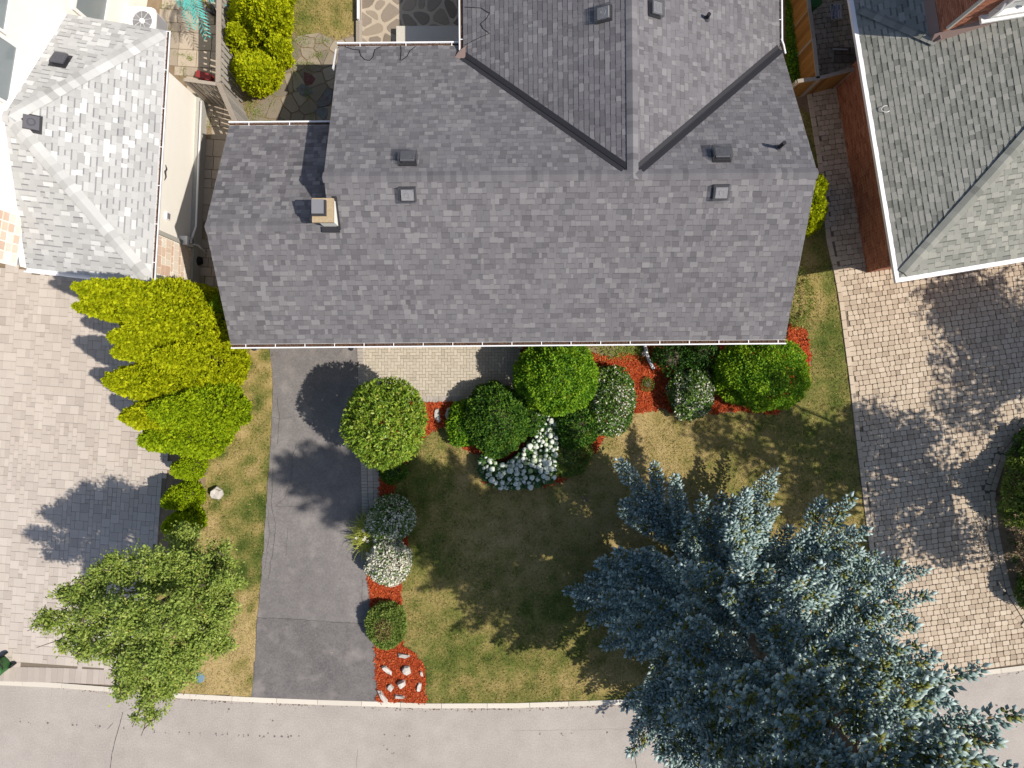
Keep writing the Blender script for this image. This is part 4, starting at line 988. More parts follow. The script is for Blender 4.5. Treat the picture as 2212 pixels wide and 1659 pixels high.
# upper window on the shaded side, lit window bay and eave on the front
wall_window(rh, R(1.61, 7.75, 4.75), -e2, -e1, 1.1, 1.3, "dark_glass", .09, .06)
wfr = wall_window(rh, R(3.3, 6.28, 5.0), e1, -e2, 1.9, .9, "glass", .10, .16)
mb = MB(); mb.box(R(3.15, 6.20, 4.42), e1 * .95, e2 * .12, (0, 0, .04)); mb.build("window_sill", M["white_trim"], rh)
mb = MB(); mb.box(R(1.615, 6.27, 4.9), e1 * .03, e2 * .04, (0, 0, .9)); mb.build("corner_trim", M["concrete"], rh)
for s_ in (2.3, 3.3, 4.3):
    mb = MB(); mb.tube([R(s_, 6.18, 4.9), R(s_, 6.10, 5.05), R(s_, 6.18, 5.25)], .03, 8); mb.build("bracket", M["white_metal"], rh)
q = R(.50, 1.25, 1.75); mb = MB(); mb.box(q - e1 * .03, e2 * .09, e1 * .03, (0, 0, .09)); mb.build("dryer_vent", M["vent_light"], rh)
mb = MB(); c = R(.30, 4.75, 2.86); mb.tube([c + (.12 * math.cos(t), .09 * math.sin(t), .012 * (t % 3)) for t in np.linspace(0, 11, 36)], .008, 5); mb.build("cable_coil", M["white_metal"], rh)

# ================================================================ fences and yard things
def fence(name, label, posts, h, m_board, m_rail, bw, gap, side_, capw=.10, rails=(.35, 1.5), brace=False, group=None):
    """Vertical boards on the `side_` of the line (+1 = right of the walking direction), top cap, rails and posts."""
    p = [np.array((*q[:2], 0.0)) for q in posts]; f = thing(name, p[0], label, "fence", group); r = np.random.default_rng(len(label))
    for k, (a, b) in enumerate(zip(p[:-1], p[1:])):
        d = nrm(b - a); L = np.linalg.norm(b - a); n = np.array((d[1], -d[0], 0)) * side_; xn = np.cross((0, 0, 1), d)
        mb = MB(); mb.box((a + b) / 2 + (0, 0, h + .018), d * (L / 2 - .001), xn * capw / 2, (0, 0, .018), r.uniform(.3, .7)); mb.build("cap_rail", M[m_rail], f)
        for z in rails:
            mb = MB(); mb.box((a + b) / 2 - n * .0 + (0, 0, z), d * (L / 2 - .05), xn * .02, (0, 0, .045), r.uniform(.3, .7)); mb.build("rail", M[m_rail], f)
        q = bw / 2 + .02
        while q < L - bw / 2 + .03:
            mb = MB(); mb.box(a + d * q + n * .034 + (0, 0, h / 2 + .02), d * bw / 2, xn * .011, (0, 0, h / 2 - .03), np.clip(r.normal(.5, .22), 0, 1)); mb.build("board", M[m_board], f); q += bw + gap
    for q in p:
        mb = MB(); mb.aabb(q[0] - .045, q[1] - .045, 0, q[0] + .045, q[1] + .045, h + .0, .5); mb.build("post", M[m_rail], f)
    return f
FA = [P(474, -70, 1.85), P(471, 178, 1.85), P(512, 272, 1.85), P(533, 320, 1.85)]
fence("timber_fence", "tall weathered grey fence of vertical boards beside the golden cedar", FA, 1.82, "grey_board", "weathered_timber", .13, .055, -1, .15)
fence("timber_gate", "weathered grey slatted gate between the stucco wall and the fence corner", [P(397, 171, 1.85), P(468, 181, 1.85)], 1.80, "weathered_timber", "weathered_timber", .10, .055, 1, .10, (.4, 1.1, 1.6))
FB = [P(1737, -70, 1.25), P(1748, 20, 1.25), P(1757, 84, 1.25), P(1766, 170, 1.25)]
fence("timber_fence", "orange stained fence of vertical boards beside the sign", FB, 1.25, "stained_timber", "weathered_timber", .135, .006, 1, .11, (.2, 1.05))
fence("timber_fence", "short orange stained fence closing the gap before the red brick wall", [P(1722, 176, 1.25), P(1770, 169, 1.25), P(1846, 149, 1.25)], 1.25, "stained_timber", "weathered_timber", .135, .006, 1, .11, (.2, 1.05))
mb = MB(); a, b = P(1748, 14, 1.3), P(1719, 54, .1); mb.tube([a, b], .05, 4); tag(mb.build("timber_brace", M["weathered_timber"]), "sloping timber brace leaning on the orange fence", "timber")

# small printed sign standing against the paving
sg = thing("lawn_sign", P(1806, 26, .35), "small white sign with dark printed bands and phone number on the side cobbles", "sign")
so = P(1806, 24.5, .35); sa = math.radians(94); su, sv = np.array((math.cos(sa), math.sin(sa), .0)), np.array((math.sin(sa), -math.cos(sa), 0.0))
mb = MB(); mb.box(so, sv * .165, su * .235, (0, 0, .006)); mb.build("board", M["sign_board"], sg)
for q, hw in ((-.118, .034), (-.070, .028), (.025, .024)):
    mb = MB(); mb.box(so + sv * q + (0, 0, .0075), sv * hw * .82, su * .225, (0, 0, .001)); mb.build("printed_band", M["sign_ink"], sg)
def text(s, q, size, m, along_=0):
    c = bpy.data.curves.new("lettering_outline", 'FONT'); c.body = s; c.size = size; c.align_x = 'CENTER'; c.align_y = 'CENTER'
    tmp = bpy.data.objects.new("lettering_outline", c); col.objects.link(tmp); me = bpy.data.meshes.new_from_object(tmp.evaluated_get(bpy.context.evaluated_depsgraph_get()))
    bpy.data.objects.remove(tmp); bpy.data.curves.remove(c); me.name = "lettering"; me.materials.clear(); me.materials.append(M[m])
    o = place("lettering", me, sg, so + sv * q + su * along_ + np.array((0, 0, .0095))); o.rotation_euler = (0, 0, sa)
text("437 228 8508", -.022, .066, "sign_ink"); text("15", .105, .11, "sign_ink", .03)
for k, q in enumerate((-.118, -.070, .025)):
    mb = MB(); r = np.random.default_rng(171 + k); x = -.2
    while x < .19:
        w = r.uniform(.02, .07); mb.box(so + sv * q + su * (x + w / 2) + (0, 0, .0098), sv * .012, su * w / 2, (0, 0, .0006)); x += w + .012
    mb.build("print_line", M["sign_board"], sg)
for q, ln in ((.075, .07), (.10, .06), (.125, .065), (.105, -.1)):
    mb = MB(); mb.box(so + sv * q + su * (.14 if ln > 0 else -.13) + (0, 0, .0078), sv * .006, su * abs(ln), (0, 0, .001)); mb.build("print_line", M["sign_ink"], sg)
for s_ in (-1, 1):
    mb = MB(); mb.tube([so + su * s_ * .15 - (0, 0, .34), so + su * s_ * .15 - (0, 0, .006)], .006, 6); mb.build("stake", M["dark_metal"], sg)
# green wheeled bin by the orange fence (partly in view) and a slab lying on the side paving
def bin_(loc, label, rot, m="green_plastic", h=1.0, w=.28):
    t = thing("wheeled_bin", loc, label, "bin"); c, s_ = math.cos(rot), math.sin(rot)
    def q(x, y, z): return np.array((loc[0] + c * x - s_ * y, loc[1] + s_ * x + c * y, z))
    mb = MB(); n = 12; ring = lambda k, z: [q(k * w * np.sign(math.cos(a)) * abs(math.cos(a)) ** .5, k * w * np.sign(math.sin(a)) * abs(math.sin(a)) ** .5, z) for a in [2 * math.pi * i / n for i in range(n)]]
    mb.hexa(ring(.8, .04), ring(1.0, h - .06)); mb.build("body", M[m], t)
    mb = MB(); mb.hexa(ring(1.08, h - .058), ring(1.08, h - .02)); mb.hexa(ring(1.0, h - .019), ring(.6, h + .04)); mb.build("lid", M[m], t)
    mb = MB(); mb.tube([q(-.16, w * 1.1, h - .05), q(-.16, w * 1.32, h - .02), q(.16, w * 1.32, h - .02), q(.16, w * 1.1, h - .05)], .016, 8); mb.build("handle", M["black_rubber"], t)
    for sx in (-.22, .22):
        mb = MB(); mb.tube([q(sx - .025, w * .95, .12), q(sx + .025, w * .95, .12)], .12, 16); mb.build("wheel", M["black_rubber"], t)
bin_(P(1755, -6, 1.0), "dark green bin behind the orange fence at the top edge", .1)
bin_(P(-20, 1450, .6), "green plastic bin cut by the left picture edge above the kerb", -.9, h=.62)
t = thing("flagstone_stack", P(1825, 122), "dark reddish flagstones lying on the shaded side paving", "stones")
r = np.random.default_rng(181)
for i in range(3):
    for k in range(2):
        mb = MB(); c = P(1808 + i * 17, 112 + k * 18)[:2]; mb.bevel_prism([c + np.array((x, y)) * r.uniform(.95, 1) for x, y in ((-.12, -.12), (.12, -.12), (.12, .12), (-.12, .12))], .036, .075 + .01 * r.uniform(), .008, r.uniform(0, .25)); mb.build("flagstone", M["deck_stone"], t)
mb = MB(); mb.tube([P(1800, 106, .11), P(1831, 107, .11)], .02, 8); tag(mb.build("plastic_pipe", M["white_metal"]), "short white plastic pipe lying on the reddish flagstones", "pipe")

# air conditioner beside the left house
ac = thing("air_conditioner", P(306, 42), "white outdoor air conditioner with a round fan grille behind the pale roof", "air conditioner")
aa = math.radians(-4); ax, ay = np.array((math.cos(aa), math.sin(aa), 0)), np.array((-math.sin(aa), math.cos(aa), 0)); ao = P(306, 44, .88) * (1, 1, 0)
mb = MB(); w = .40; ring = [(-w, -w + .08), (-w + .08, -w), (w - .08, -w), (w, -w + .08), (w, w - .08), (w - .08, w), (-w + .08, w), (-w, w - .08)]
mb.hexa(*[[ao + ax * x * k + ay * y * k + (0, 0, z) for x, y in ring] for k, z in ((.97, .06), (.97, .82))]); mb.build("body", M["vent_metal"], ac)
n = 32; mb = MB(); th = [2 * math.pi * k / n for k in range(n)]
def sq(t, k): c, s_ = math.cos(t), math.sin(t); q = (abs(c) ** 6 + abs(s_) ** 6) ** (-1 / 6); return ao + ax * c * q * k + ay * s_ * q * k
for k in range(n):
    a, b = th[k], th[(k + 1) % n]; I0, I1 = ao + .31 * (ax * math.cos(a) + ay * math.sin(a)), ao + .31 * (ax * math.cos(b) + ay * math.sin(b))
    mb.face([I0 + (0, 0, .86), sq(a, .425) + (0, 0, .88), sq(b, .425) + (0, 0, .88), I1 + (0, 0, .86)]); mb.face([sq(a, .425) + (0, 0, .88), sq(a, .43) + (0, 0, .80), sq(b, .43) + (0, 0, .80), sq(b, .425) + (0, 0, .88)]); mb.face([I1 + (0, 0, .86), I1 + (0, 0, .70), I0 + (0, 0, .70), I0 + (0, 0, .86)])
mb.build("top_panel", M["white_metal"], ac)
mb = MB(); mb.tube([ao + (0, 0, .84), ao + (0, 0, .885)], [.085, .07], 16); 
for k in range(9): a = 2 * math.pi * k / 9 + .3; mb.tube([ao + (0, 0, .868), ao + .32 * (ax * math.cos(a) + ay * math.sin(a)) + (0, 0, .862)], .005, 5)
mb.build("fan_grille", M["white_metal"], ac)
mb = MB()
for rr_ in np.linspace(.11, .3, 9): mb.tube([ao + rr_ * (ax * math.cos(a) + ay * math.sin(a)) + (0, 0, .866) for a in np.linspace(0, 2 * math.pi, 33)], .0022, 4)
mb.build("grille_rings", M["vent_light"], ac)
for k in range(4):
    mb = MB(); a = k * math.pi / 2; d1, d2 = ax * math.cos(a) + ay * math.sin(a), ax * math.cos(a + .9) + ay * math.sin(a + .9); mb.face([ao + d1 * .06 + (0, 0, .78), ao + d1 * .29 + (0, 0, .79), ao + d2 * .29 + (0, 0, .74), ao + d2 * .06 + (0, 0, .75)]); mb.build("fan_blade", M["dark_metal"], ac)
for k in range(11):
    mb = MB(); z = .1 + k * .065; mb.tube([ao + ax * x * 1.0 + ay * y * 1.0 + (0, 0, z) for x, y in ring + ring[:1]], .005, 4); mb.build("side_wire", M["vent_light"], ac)

# stones in the beds
def rock(vx, vy, lv, wv_, h, rot, label, seed, m="pale_rock", group=None):
    r = np.random.default_rng(seed); c = P(vx, vy)[:2]; hx, hy = lv / 133.9, wv_ / 133.9; n = 7; ca, sa_ = math.cos(rot), math.sin(rot); rings = []
    an = np.sort(np.linspace(0, 2 * math.pi, n, endpoint=False) + r.uniform(-.3, .3, n)); rr_ = r.uniform(.85, 1.15, n)
    mb = MB(); V = []
    for k, z in ((1.0, 0.0), (1.02, h * .55), (.78, h)):
        for a, q in zip(an, rr_):
            x, y = hx * k * q * math.copysign(abs(math.cos(a)) ** .7, math.cos(a)), hy * k * q * math.copysign(abs(math.sin(a)) ** .7, math.sin(a))
            V.append((c[0] + ca * x - sa_ * y + r.normal() * .008, c[1] + sa_ * x + ca * y + r.normal() * .008, .01 + z + r.normal() * h * .1))
    V.append((c[0], c[1], .01 + h * 1.06))
    F = [[q * n + i, q * n + (i + 1) % n, (q + 1) * n + (i + 1) % n, (q + 1) * n + i] for q in (0, 1) for i in range(n)] + [[2 * n + i, 2 * n + (i + 1) % n, 3 * n] for i in range(n)]
    mb.add(V, F, r.uniform(.35, .95)); return tag(mb.build("rock", M[m]), label, "rock", group)
g = "pale rocks on the red mulch near the kerb"
rock(873, 1415, 27, 9, .14, -.15, "long flat pale rock nearest the juniper on the mulch", 201, group=g)
rock(837, 1445, 25, 9, .16, -.75, "slanting grey rock in the upper left of the rounded mulch end", 202, group=g)
rock(878, 1446, 20, 18, .20, .3, "square chunky rock in the middle of the rounded mulch end", 203, group=g)
rock(911, 1454, 6, 11, .10, .2, "smallest rock at the lawn side edge of the mulch", 204, group=g)
rock(844, 1484, 14, 14, .12, -.6, "small cracked rock left of the pointed tan rock", 205, group=g)
rock(869, 1475, 17, 15, .22, .5, "pointed tan rock casting a dark triangular shadow on the mulch", 206, group=g)
rock(906, 1483, 9, 20, .12, -.2, "narrow upright rock near the lawn edge of the mulch", 207, group=g)
rock(864, 1503, 22, 8, .12, -.25, "flat white rock closest to the kerb on the mulch", 208, group=g)
rock(829, 1504, 32, 10, .16, -.95, "long white rock in the corner of drive and kerb", 209, group=g)
rock(945, 897, 13, 28, .12, .15, "oblong pale rock on mulch below the herringbone walkway", 210)
rock(972, 893, 20, 34, .14, -.45, "dark striped rock half under the small yew", 211)
rock(472, 1065, 22, 27, .26, -.3, "white boulder alone on the left grass strip", 212)
rock(1390, 764, 12, 12, .14, .4, "small pale stone beside the white downspout outlet", 213)
mb = MB(); c = P(431, 1464); mb.tube([c, c + (0, 0, .03)], [.17, .15], 14); tag(mb.build("valve_cover", M["blue_plastic"]), "round blue grey valve cover in the scorched grass by the kerb", "valve cover")
# red planter box by the gate, rounded black object by the left wall
t = thing("planter_box", P(445, 166), "small red planter box with green leaves beside the grey gate", "planter")
mb = MB(); mb.box(P(443, 166, .12), (.24, -.07, 0), (.03, .10, 0), (0, 0, .12)); mb.build("box", M["red_plastic"], t)
mb = MB(); c = P(424, 566); mb.tube([c + (-.45, .06, .16), c + (-.2, .0, .2), c + (.05, 0, .2), c + (.25, .02, .1)], [.05, .17, .2, .1], 10); tag(mb.build("black_object", M["black_rubber"], smooth=True), "bulky black object lying by the left wall in the side path", "bag")

# ================================================================ plants
def unit(v): return v / (np.linalg.norm(v, axis=-1, keepdims=True) + 1e-9)
def leaf_quads(pos, d, nr, L, Wd, fold=.18):
    """Rhombic leaves: base, side, tip, side; slightly folded."""
    L = np.broadcast_to(np.asarray(L, float), (len(pos),))[:, None]; Wd = np.broadcast_to(np.asarray(Wd, float), (len(pos),))[:, None]
    sd = unit(np.cross(nr, d)); mid = pos + d * L * .48 + nr * Wd * fold
    V = np.stack([pos, mid + sd * Wd * .5, pos + d * L, mid - sd * Wd * .5], 1).reshape(-1, 3)
    return V, np.arange(len(V)).reshape(-1, 4)
def sphere_dirs(r, n, zmin=-.3):
    z = r.uniform(zmin, 1, n); a = r.uniform(0, 2 * math.pi, n); q = np.sqrt(np.maximum(0, 1 - z * z)); return np.stack([q * np.cos(a), q * np.sin(a), z], 1)

def bush(name, label, loc, radii, m, seed, cz=None, dens=450, L=.085, Wd=.042, amp=.10, kmax=7, zmin=-.35, spread=.8, upb=.25, tone=(.5, .2), stem=True, group=None, cat="shrub", depth=.22, flat_=0, squash=1.0, toner=None, k_leaf=1, core=.55, parent=None, part="foliage"):
    """A clipped or mounded shrub: leaves all through the outer shell of an uneven mound, brown twigs inside."""
    r = np.random.default_rng(seed); loc = np.asarray(loc, float); rad = np.asarray(radii, float)
    c = loc + (0, 0, rad[2] * .55 if cz is None else cz)
    area = 4 * math.pi * ((rad[0] * rad[1]) ** 1.6 / 3 + (rad[0] * rad[2]) ** 1.6 / 3 + (rad[1] * rad[2]) ** 1.6 / 3) ** (1 / 1.6) * (1 - zmin) / 2
    n = int(area * dens * 1.9); d = sphere_dirs(r, n, zmin); nz = snoise(seed + 7, 16, 2.2, kmax, 3); fine = snoise(seed + 9, 20, 9, 22, 3)
    R = 1 + amp * nz(d) + (.022 + amp * .3) * fine(d)
    q = r.uniform(0, 1, n) ** 2 * depth
    pos = c + d * rad * (R - q)[:, None] * np.array((1, 1, squash))
    nr = unit(d / rad + 0.0); k = pos[:, 2] > .015; pos, nr, d = pos[k], nr[k], d[k]; n = len(pos)
    dr = unit(nr * .45 + r.normal(size=(n, 3)) * spread + np.array((0, 0, upb))); ln = unit(nr * .8 + r.normal(size=(n, 3)) * .55)
    ln = unit(ln - dr * (ln * dr).sum(1, keepdims=True))
    l = L * r.uniform(.7, 1.25, n); V, F = leaf_quads(pos, dr, ln, l, l * Wd / L)
    tn = r.normal(tone[0], tone[1], n) + .17 * fine(d)
    if toner is not None: tn = toner(r, d, pos, tn)
    t = parent or thing(name, loc, label, cat, group)
    np_obj(part, V, [F], np.clip(tn, 0, 1), M[m], t)
    if stem:
        mb = MB(); n1_ = 10; n2_ = 6
        for i in range(n2_):
            for j in range(n1_):
                p = []
                for ii, jj in ((i, j), (i, j + 1), (i + 1, j + 1), (i + 1, j)):
                    zz = -.5 + 1.5 * ii / n2_; zz = min(zz, 1); a = 2 * math.pi * jj / n1_; qq = math.sqrt(max(0, 1 - zz * zz)); dd = np.array((qq * math.cos(a), qq * math.sin(a), zz))
                    w = c + dd * rad * core * (1 + amp * nz(dd[None])[0]); w[2] = max(w[2], .0); p.append(w)
                mb.face(p, .4)
        mb.build("twigs", M["bark"], t)
    return t

def cone_tree(name, label, base, tip, rad, m, seed, dens=1900, L=.09, Wd=.060, amp=.09, group=None, pw=.66, tone=(.62, .2), lobes=None, cat="tree"):
    """An upright cedar: sprays in clumps over a tapering, uneven column, trunk inside."""
    r = np.random.default_rng(seed); base = np.asarray(base, float); tip = np.asarray(tip, float); h = tip[2]
    cols = [(base, tip, rad)] + (lobes or []); VV, TT = [], []
    t = thing(name, base, label, cat, group)
    for ci, (b, tp, rd) in enumerate(cols):
        b, tp = np.asarray(b, float), np.asarray(tp, float); hh = tp[2] - b[2]; area = math.pi * rd * math.hypot(hh, rd) * 1.25; n = int(area * dens / 5)
        s = 1 - np.sqrt(r.uniform(0, 1, n)) * .995; top = r.uniform(size=n) < .30; s[top] = r.uniform(.62, 1.0, top.sum()); s = np.clip(s, .0, .998); a = r.uniform(0, 6.283, n)
        nz = snoise(seed + ci * 5 + 1, 18, 1.5, 6, 3); fz = snoise(seed + ci * 5 + 2, 22, 10, 26, 3)
        prof = np.minimum(1, (s + .06) / .16) ** .5 * (1 - s) ** pw
        dv = np.stack([np.cos(a), np.sin(a), np.zeros(n)], 1); key = np.stack([np.cos(a) * 1.0, np.sin(a) * 1.0, s * hh / rd * .55], 1)
        R = rd * prof * (1 + amp * nz(key)) + .05 * rd * fz(key)
        ctr = b + (tp - b) * s[:, None]; pos = ctr + dv * (R - r.uniform(0, 1, n) ** 2 * .12 * rd)[:, None]
        nr = unit(dv + np.array((0, 0, .35)))
        K = 5; P_ = np.repeat(pos, K, 0) + r.normal(size=(n * K, 3)) * .018; N_ = np.repeat(nr, K, 0)
        ct = np.repeat(r.normal(tone[0], tone[1], n) + .12 * fz(key) + .06 * nz(key), K) + r.normal(0, .08, n * K)
        d = unit(N_ * .75 + r.normal(size=(n * K, 3)) * .55 + np.array((0, 0, .55))); ln = unit(N_ + r.normal(size=(n * K, 3)) * .6); ln = unit(ln - d * (ln * d).sum(1, keepdims=True))
        l = L * r.uniform(.7, 1.3, n * K); V, F = leaf_quads(P_, d, ln, l, l * Wd / L); k = (V.reshape(-1, 4, 3)[:, :, 2].min(1) > .01)
        VV.append(V.reshape(-1, 4, 3)[k].reshape(-1, 3)); TT.append(ct[k])
        mb = MB(); mb.tube([b + (tp - b) * q for q in (0, .2, .42, .62, .74, .8)], [rd * .36, rd * .40, rd * .30, rd * .12, .012, .006], 8, .4); mb.build("twigs", M["bark"], t)
    V = np.concatenate(VV); np_obj("foliage", V, [np.arange(len(V)).reshape(-1, 4)], np.clip(np.concatenate(TT), 0, 1), M[m], t)
    mb = MB(); mb.tube([base, base + (0, 0, .5)], [.12, .1], 8); mb.build("trunk", M["bark"], t)
    return t

# ---- golden cedar hedge beside the left drive
gH = "golden cedars in a row beside the left paver drive"
def tipbase(vx, vy, z, dx=0, dy=0): p = P(vx, vy, z); return np.array((p[0] + dx, p[1] + dy, 0)), p
hedge = [((168, 622, 7.1), .95, "tallest golden cedar of the hedge, leaning nearest the white house", "cedar_gold", [((0.15, -.25), (163, 662, 6.8), .5)]),
         ((262, 676, 6.0), .98, "golden cedar between the tallest one and the notched pair", "cedar_gold", []),
         ((240, 726, 6.0), .82, "golden cedar whose small separate top stands by a dark gap", "cedar_gold", [((.1, -.1), (246, 760, 5.8), .6)]),
         ((232, 824, 6.0), .95, "golden cedar in the middle of the hedge with the farthest reaching tip", "cedar_gold", []),
         ((268, 900, 5.4), .85, "slim golden cedar wedged behind the greener hedge end", "cedar_gold", []),
         ((318, 890, 4.9), .98, "broad lime green cedar near the lower end of the hedge", "cedar_green", []),
         ((306, 950, 4.5), .85, "lime green cedar closing the lower end of the hedge", "cedar_green", []),
         ((330, 770, 4.8), .88, "broad golden cedar filling the drive's grass side of the hedge", "cedar_gold", [])]
for i, ((vx, vy, z), rad, lab, m, lob) in enumerate(hedge):
    b, tp = tipbase(vx, vy, z)
    if i == 7: b = b + (.02, 0, 0); tp = tp + (.1, 0, 0)
    if i in (5,): b = b + (.12, 0, 0); tp = tp + (.1, 0, 0)
    L_ = [(b + (dx, dy, 0), P(*q), rr2) for (dx, dy), q, rr2 in lob]
    cone_tree("cedar", lab, b, tp, rad, m, 300 + i, group=gH, lobes=L_)
gS = "small lime cedars at the end of the hedge"
for i, ((vx, vy, z), rad, lab) in enumerate([((376, 1016, 1.35), .42, "small lime cedar nearest the big hedge, beside the white boulder"), ((354, 1086, 1.85), .46, "small lime cedar in the middle of the three little ones"), ((356, 1142, 1.85), .46, "small lime cedar half under the leafy young tree")]):
    b, tp = tipbase(vx, vy, z, 0, 0); cone_tree("cedar", lab, b + (.06, .0, 0), tp + (.02, 0, 0), rad, "cedar_green", 330 + i, group=gS, dens=3600, L=.065, Wd=.045, pw=.5)
b, tp = tipbase(565, -60, 3.6, -.15, .0)
t = cone_tree("cedar", "large golden cedar beside the grey fence at the top", P(562, 90) + (0, .55, 0), P(560, -10, 3.3), 1.0, "cedar_gold", 341, pw=.42, amp=.14,
          lobes=[(P(560, 150), P(545, 150, 2.4), .80), (P(520, 110), P(506, 60, 2.3), .42), (P(530, 165), P(520, 130, 1.6), .45), (P(600, 130), P(595, 90, 2.2), .5), (P(575, 20), P(575, -60, 3.0), .9)])
cone_tree("cedar", "golden cedar squeezed between the right gable edge and the side cobbles", P(1728, 458), P(1757, 430, 2.4), .82, "cedar_gold", 343, pw=.38, amp=.16, tone=(.42, .22), lobes=[(P(1718, 485), P(1748, 480, 1.4), .45), (P(1738, 420), P(1772, 400, 1.7), .5)])
cone_tree("cedar", "dark shaded cedar tucked between the hedge and the middle roof", P(487, 670), P(468, 655, 2.6), .6, "cedar_green", 345, tone=(.3, .15))

# ---- clipped shrubs in the front bed
def dome(label, vx, vy, vr, m, seed, h, zc=.7, **k):
    """vx, vy, vr: outline centre and radius in the survey, seen at height zc."""
    c = P(vx, vy, zc); rad = vr * (HC - zc) / FOC; a = k.pop("asp", 1.0)
    return bush("shrub", label, (c[0], c[1], 0), (rad, rad * a, h - zc if False else h * .62), m, seed, cz=h * .42, **k)
dome("largest clipped yew dome against the front gutter", 1200, 812, 88, "yew_green", 401, 2.5, 1.2, asp=.93, dens=850, L=.085, Wd=.042, amp=.075, kmax=6, tone=(.6, .22))
dome("dark clipped yew ball beside the herringbone walkway", 1074, 908, 70, "yew_dark", 402, 1.55, .75, asp=1.12, dens=900, L=.085, Wd=.042, amp=.075, kmax=6, tone=(.6, .2))
dome("small feathery yew next to the striped rock", 1000, 918, 34, "yew_green", 403, .85, .5, asp=1.45, dens=750, L=.085, Wd=.042, amp=.08)
dome("shaded yew mound between hydrangea and variegated shrub", 1247, 920, 48, "yew_dark", 404, 1.1, .6, dens=750, L=.085, Wd=.042, amp=.08)
dome("low dark juniper mound at the lawn edge beside the hydrangea", 1226, 985, 52, "juniper_leaf", 405, .55, .3, asp=.85, dens=1500, L=.065, Wd=.026, amp=.07, tone=(.35, .15))
dome("narrow yew stub behind the hydrangea between two domes", 1150, 905, 26, "yew_dark", 406, .9, .5, asp=1.5, dens=700, L=.085, Wd=.042)
dome("round yew dome at the right corner of the front bed", 1648, 812, 100, "yew_green", 407, 1.9, .9, asp=.78, dens=850, L=.085, Wd=.042, amp=.085, kmax=6, tone=(.66, .22))
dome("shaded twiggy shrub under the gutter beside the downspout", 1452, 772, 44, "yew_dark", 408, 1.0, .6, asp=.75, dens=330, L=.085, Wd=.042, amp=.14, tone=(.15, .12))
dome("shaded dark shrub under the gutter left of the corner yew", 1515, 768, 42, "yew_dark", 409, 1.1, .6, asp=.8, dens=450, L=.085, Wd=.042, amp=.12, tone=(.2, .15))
def euo(share, clump=1.0):
    nz = snoise(5, 20, 4, 9, 3)
    def f(r, d, pos, tn):
        pale = r.uniform(size=len(tn)) < np.clip(share + clump * .10 * nz(d), .02, .97); out = np.clip(r.normal(.45, .16, len(tn)), 0, .64); out[pale] = r.uniform(.74, 1, pale.sum()); return out
    return f
dome("bright variegated shrub at the right of the largest yew", 1320, 866, 52, "euonymus_leaf", 411, 1.1, .6, asp=1.45, dens=900, L=.075, Wd=.050, amp=.08, toner=euo(.16))
dome("variegated shrub alone in the red mulch left of the corner yew", 1497, 850, 49, "euonymus_leaf", 412, 1.05, .6, asp=1.15, dens=900, L=.075, Wd=.050, amp=.08, toner=euo(.22))
dome("silvery variegated shrub in tree shade beside the asphalt drive", 843, 1122, 51, "euonymus_leaf", 413, 1.15, .65, asp=.98, dens=900, L=.072, Wd=.050, amp=.07, toner=euo(.42))
dome("cream variegated shrub in full sun beside the asphalt drive", 837, 1216, 48, "euonymus_leaf", 414, 1.1, .6, dens=900, L=.072, Wd=.050, amp=.09, toner=euo(.74))
dome("tiny cream sprig between the silvery shrub and the grassy lily clump", 822, 1163, 16, "euonymus_leaf", 415, .6, .4, dens=1500, L=.07, Wd=.05, toner=euo(.8))
def browntop(r, d, pos, tn):
    k = (d[:, 2] > .86) & (r.uniform(size=len(tn)) < .55); tn = np.clip(tn, 0, .88); tn[k] = 1.0; return tn
dome("spreading juniper mound with a brown centre above the rock bed", 833, 1352, 41, "juniper_leaf", 416, .75, .4, asp=1.14, dens=1900, L=.09, Wd=.026, amp=.06, spread=.5, toner=browntop)
dome("low dark shrub tucked under the round leafy tree", 848, 1018, 28, "yew_dark", 417, .6, .35, dens=650, L=.085, Wd=.042, amp=.12)
dome("sparse green tuft on the lawn edge strip by the right corner", 1722, 650, 34, "weed_leaf", 418, .4, .2, asp=1.9, dens=420, L=.07, Wd=.024, amp=.2, tone=(.3, .2), stem=False, cat="plant")
dome("small thyme cushion alone on the red mulch", 1400, 829, 14, "juniper_leaf", 419, .22, .15, dens=1600, L=.045, Wd=.012, amp=.15, tone=(.35, .3), cat="plant")

# round clipped tree on a short trunk over the walkway corner
c = P(832, 914, 2.35); cr = 1.17
t = thing("round_tree", (c[0], c[1], 0), "round clipped tree with glossy yellow green leaves at the walkway corner", "tree")
mb = MB(); mb.tube([(c[0], c[1], 0), (c[0] + .03, c[1], .7), (c[0], c[1] + .02, 1.6)], [.09, .075, .06], 10)
for k in range(7): a = k * .9; mb.tube([(c[0], c[1], 1.3 + .05 * k), (c[0] + .45 * math.cos(a), c[1] + .45 * math.sin(a), 2.2), (c[0] + .85 * math.cos(a), c[1] + .85 * math.sin(a), 2.6)], [.035, .022, .01], 6)
mb.build("trunk", M["bark"], t)
r = np.random.default_rng(431); n = 4600; d = sphere_dirs(r, n, -.85); nz = snoise(432, 18, 3, 8, 3)
pos = c + d * np.array((cr, cr * 1.08, cr * .95)) * (1 + .05 * nz(d) - r.uniform(0, 1, n) ** 1.6 * .50)[:, None]; K = 5
Pp = np.repeat(pos, K, 0) + r.normal(size=(n * K, 3)) * .012; Nn = np.repeat(d, K, 0); base_t = np.repeat(r.normal(.55, .14, n), K) + r.normal(0, .14, n * K)
dd = unit(Nn * .7 + r.normal(size=(n * K, 3)) * .75 + np.array((0, 0, .15))); ln = unit(Nn + r.normal(size=(n * K, 3)) * .5); ln = unit(ln - dd * (ln * dd).sum(1, keepdims=True)); l = .115 * r.uniform(.65, 1.25, n * K)
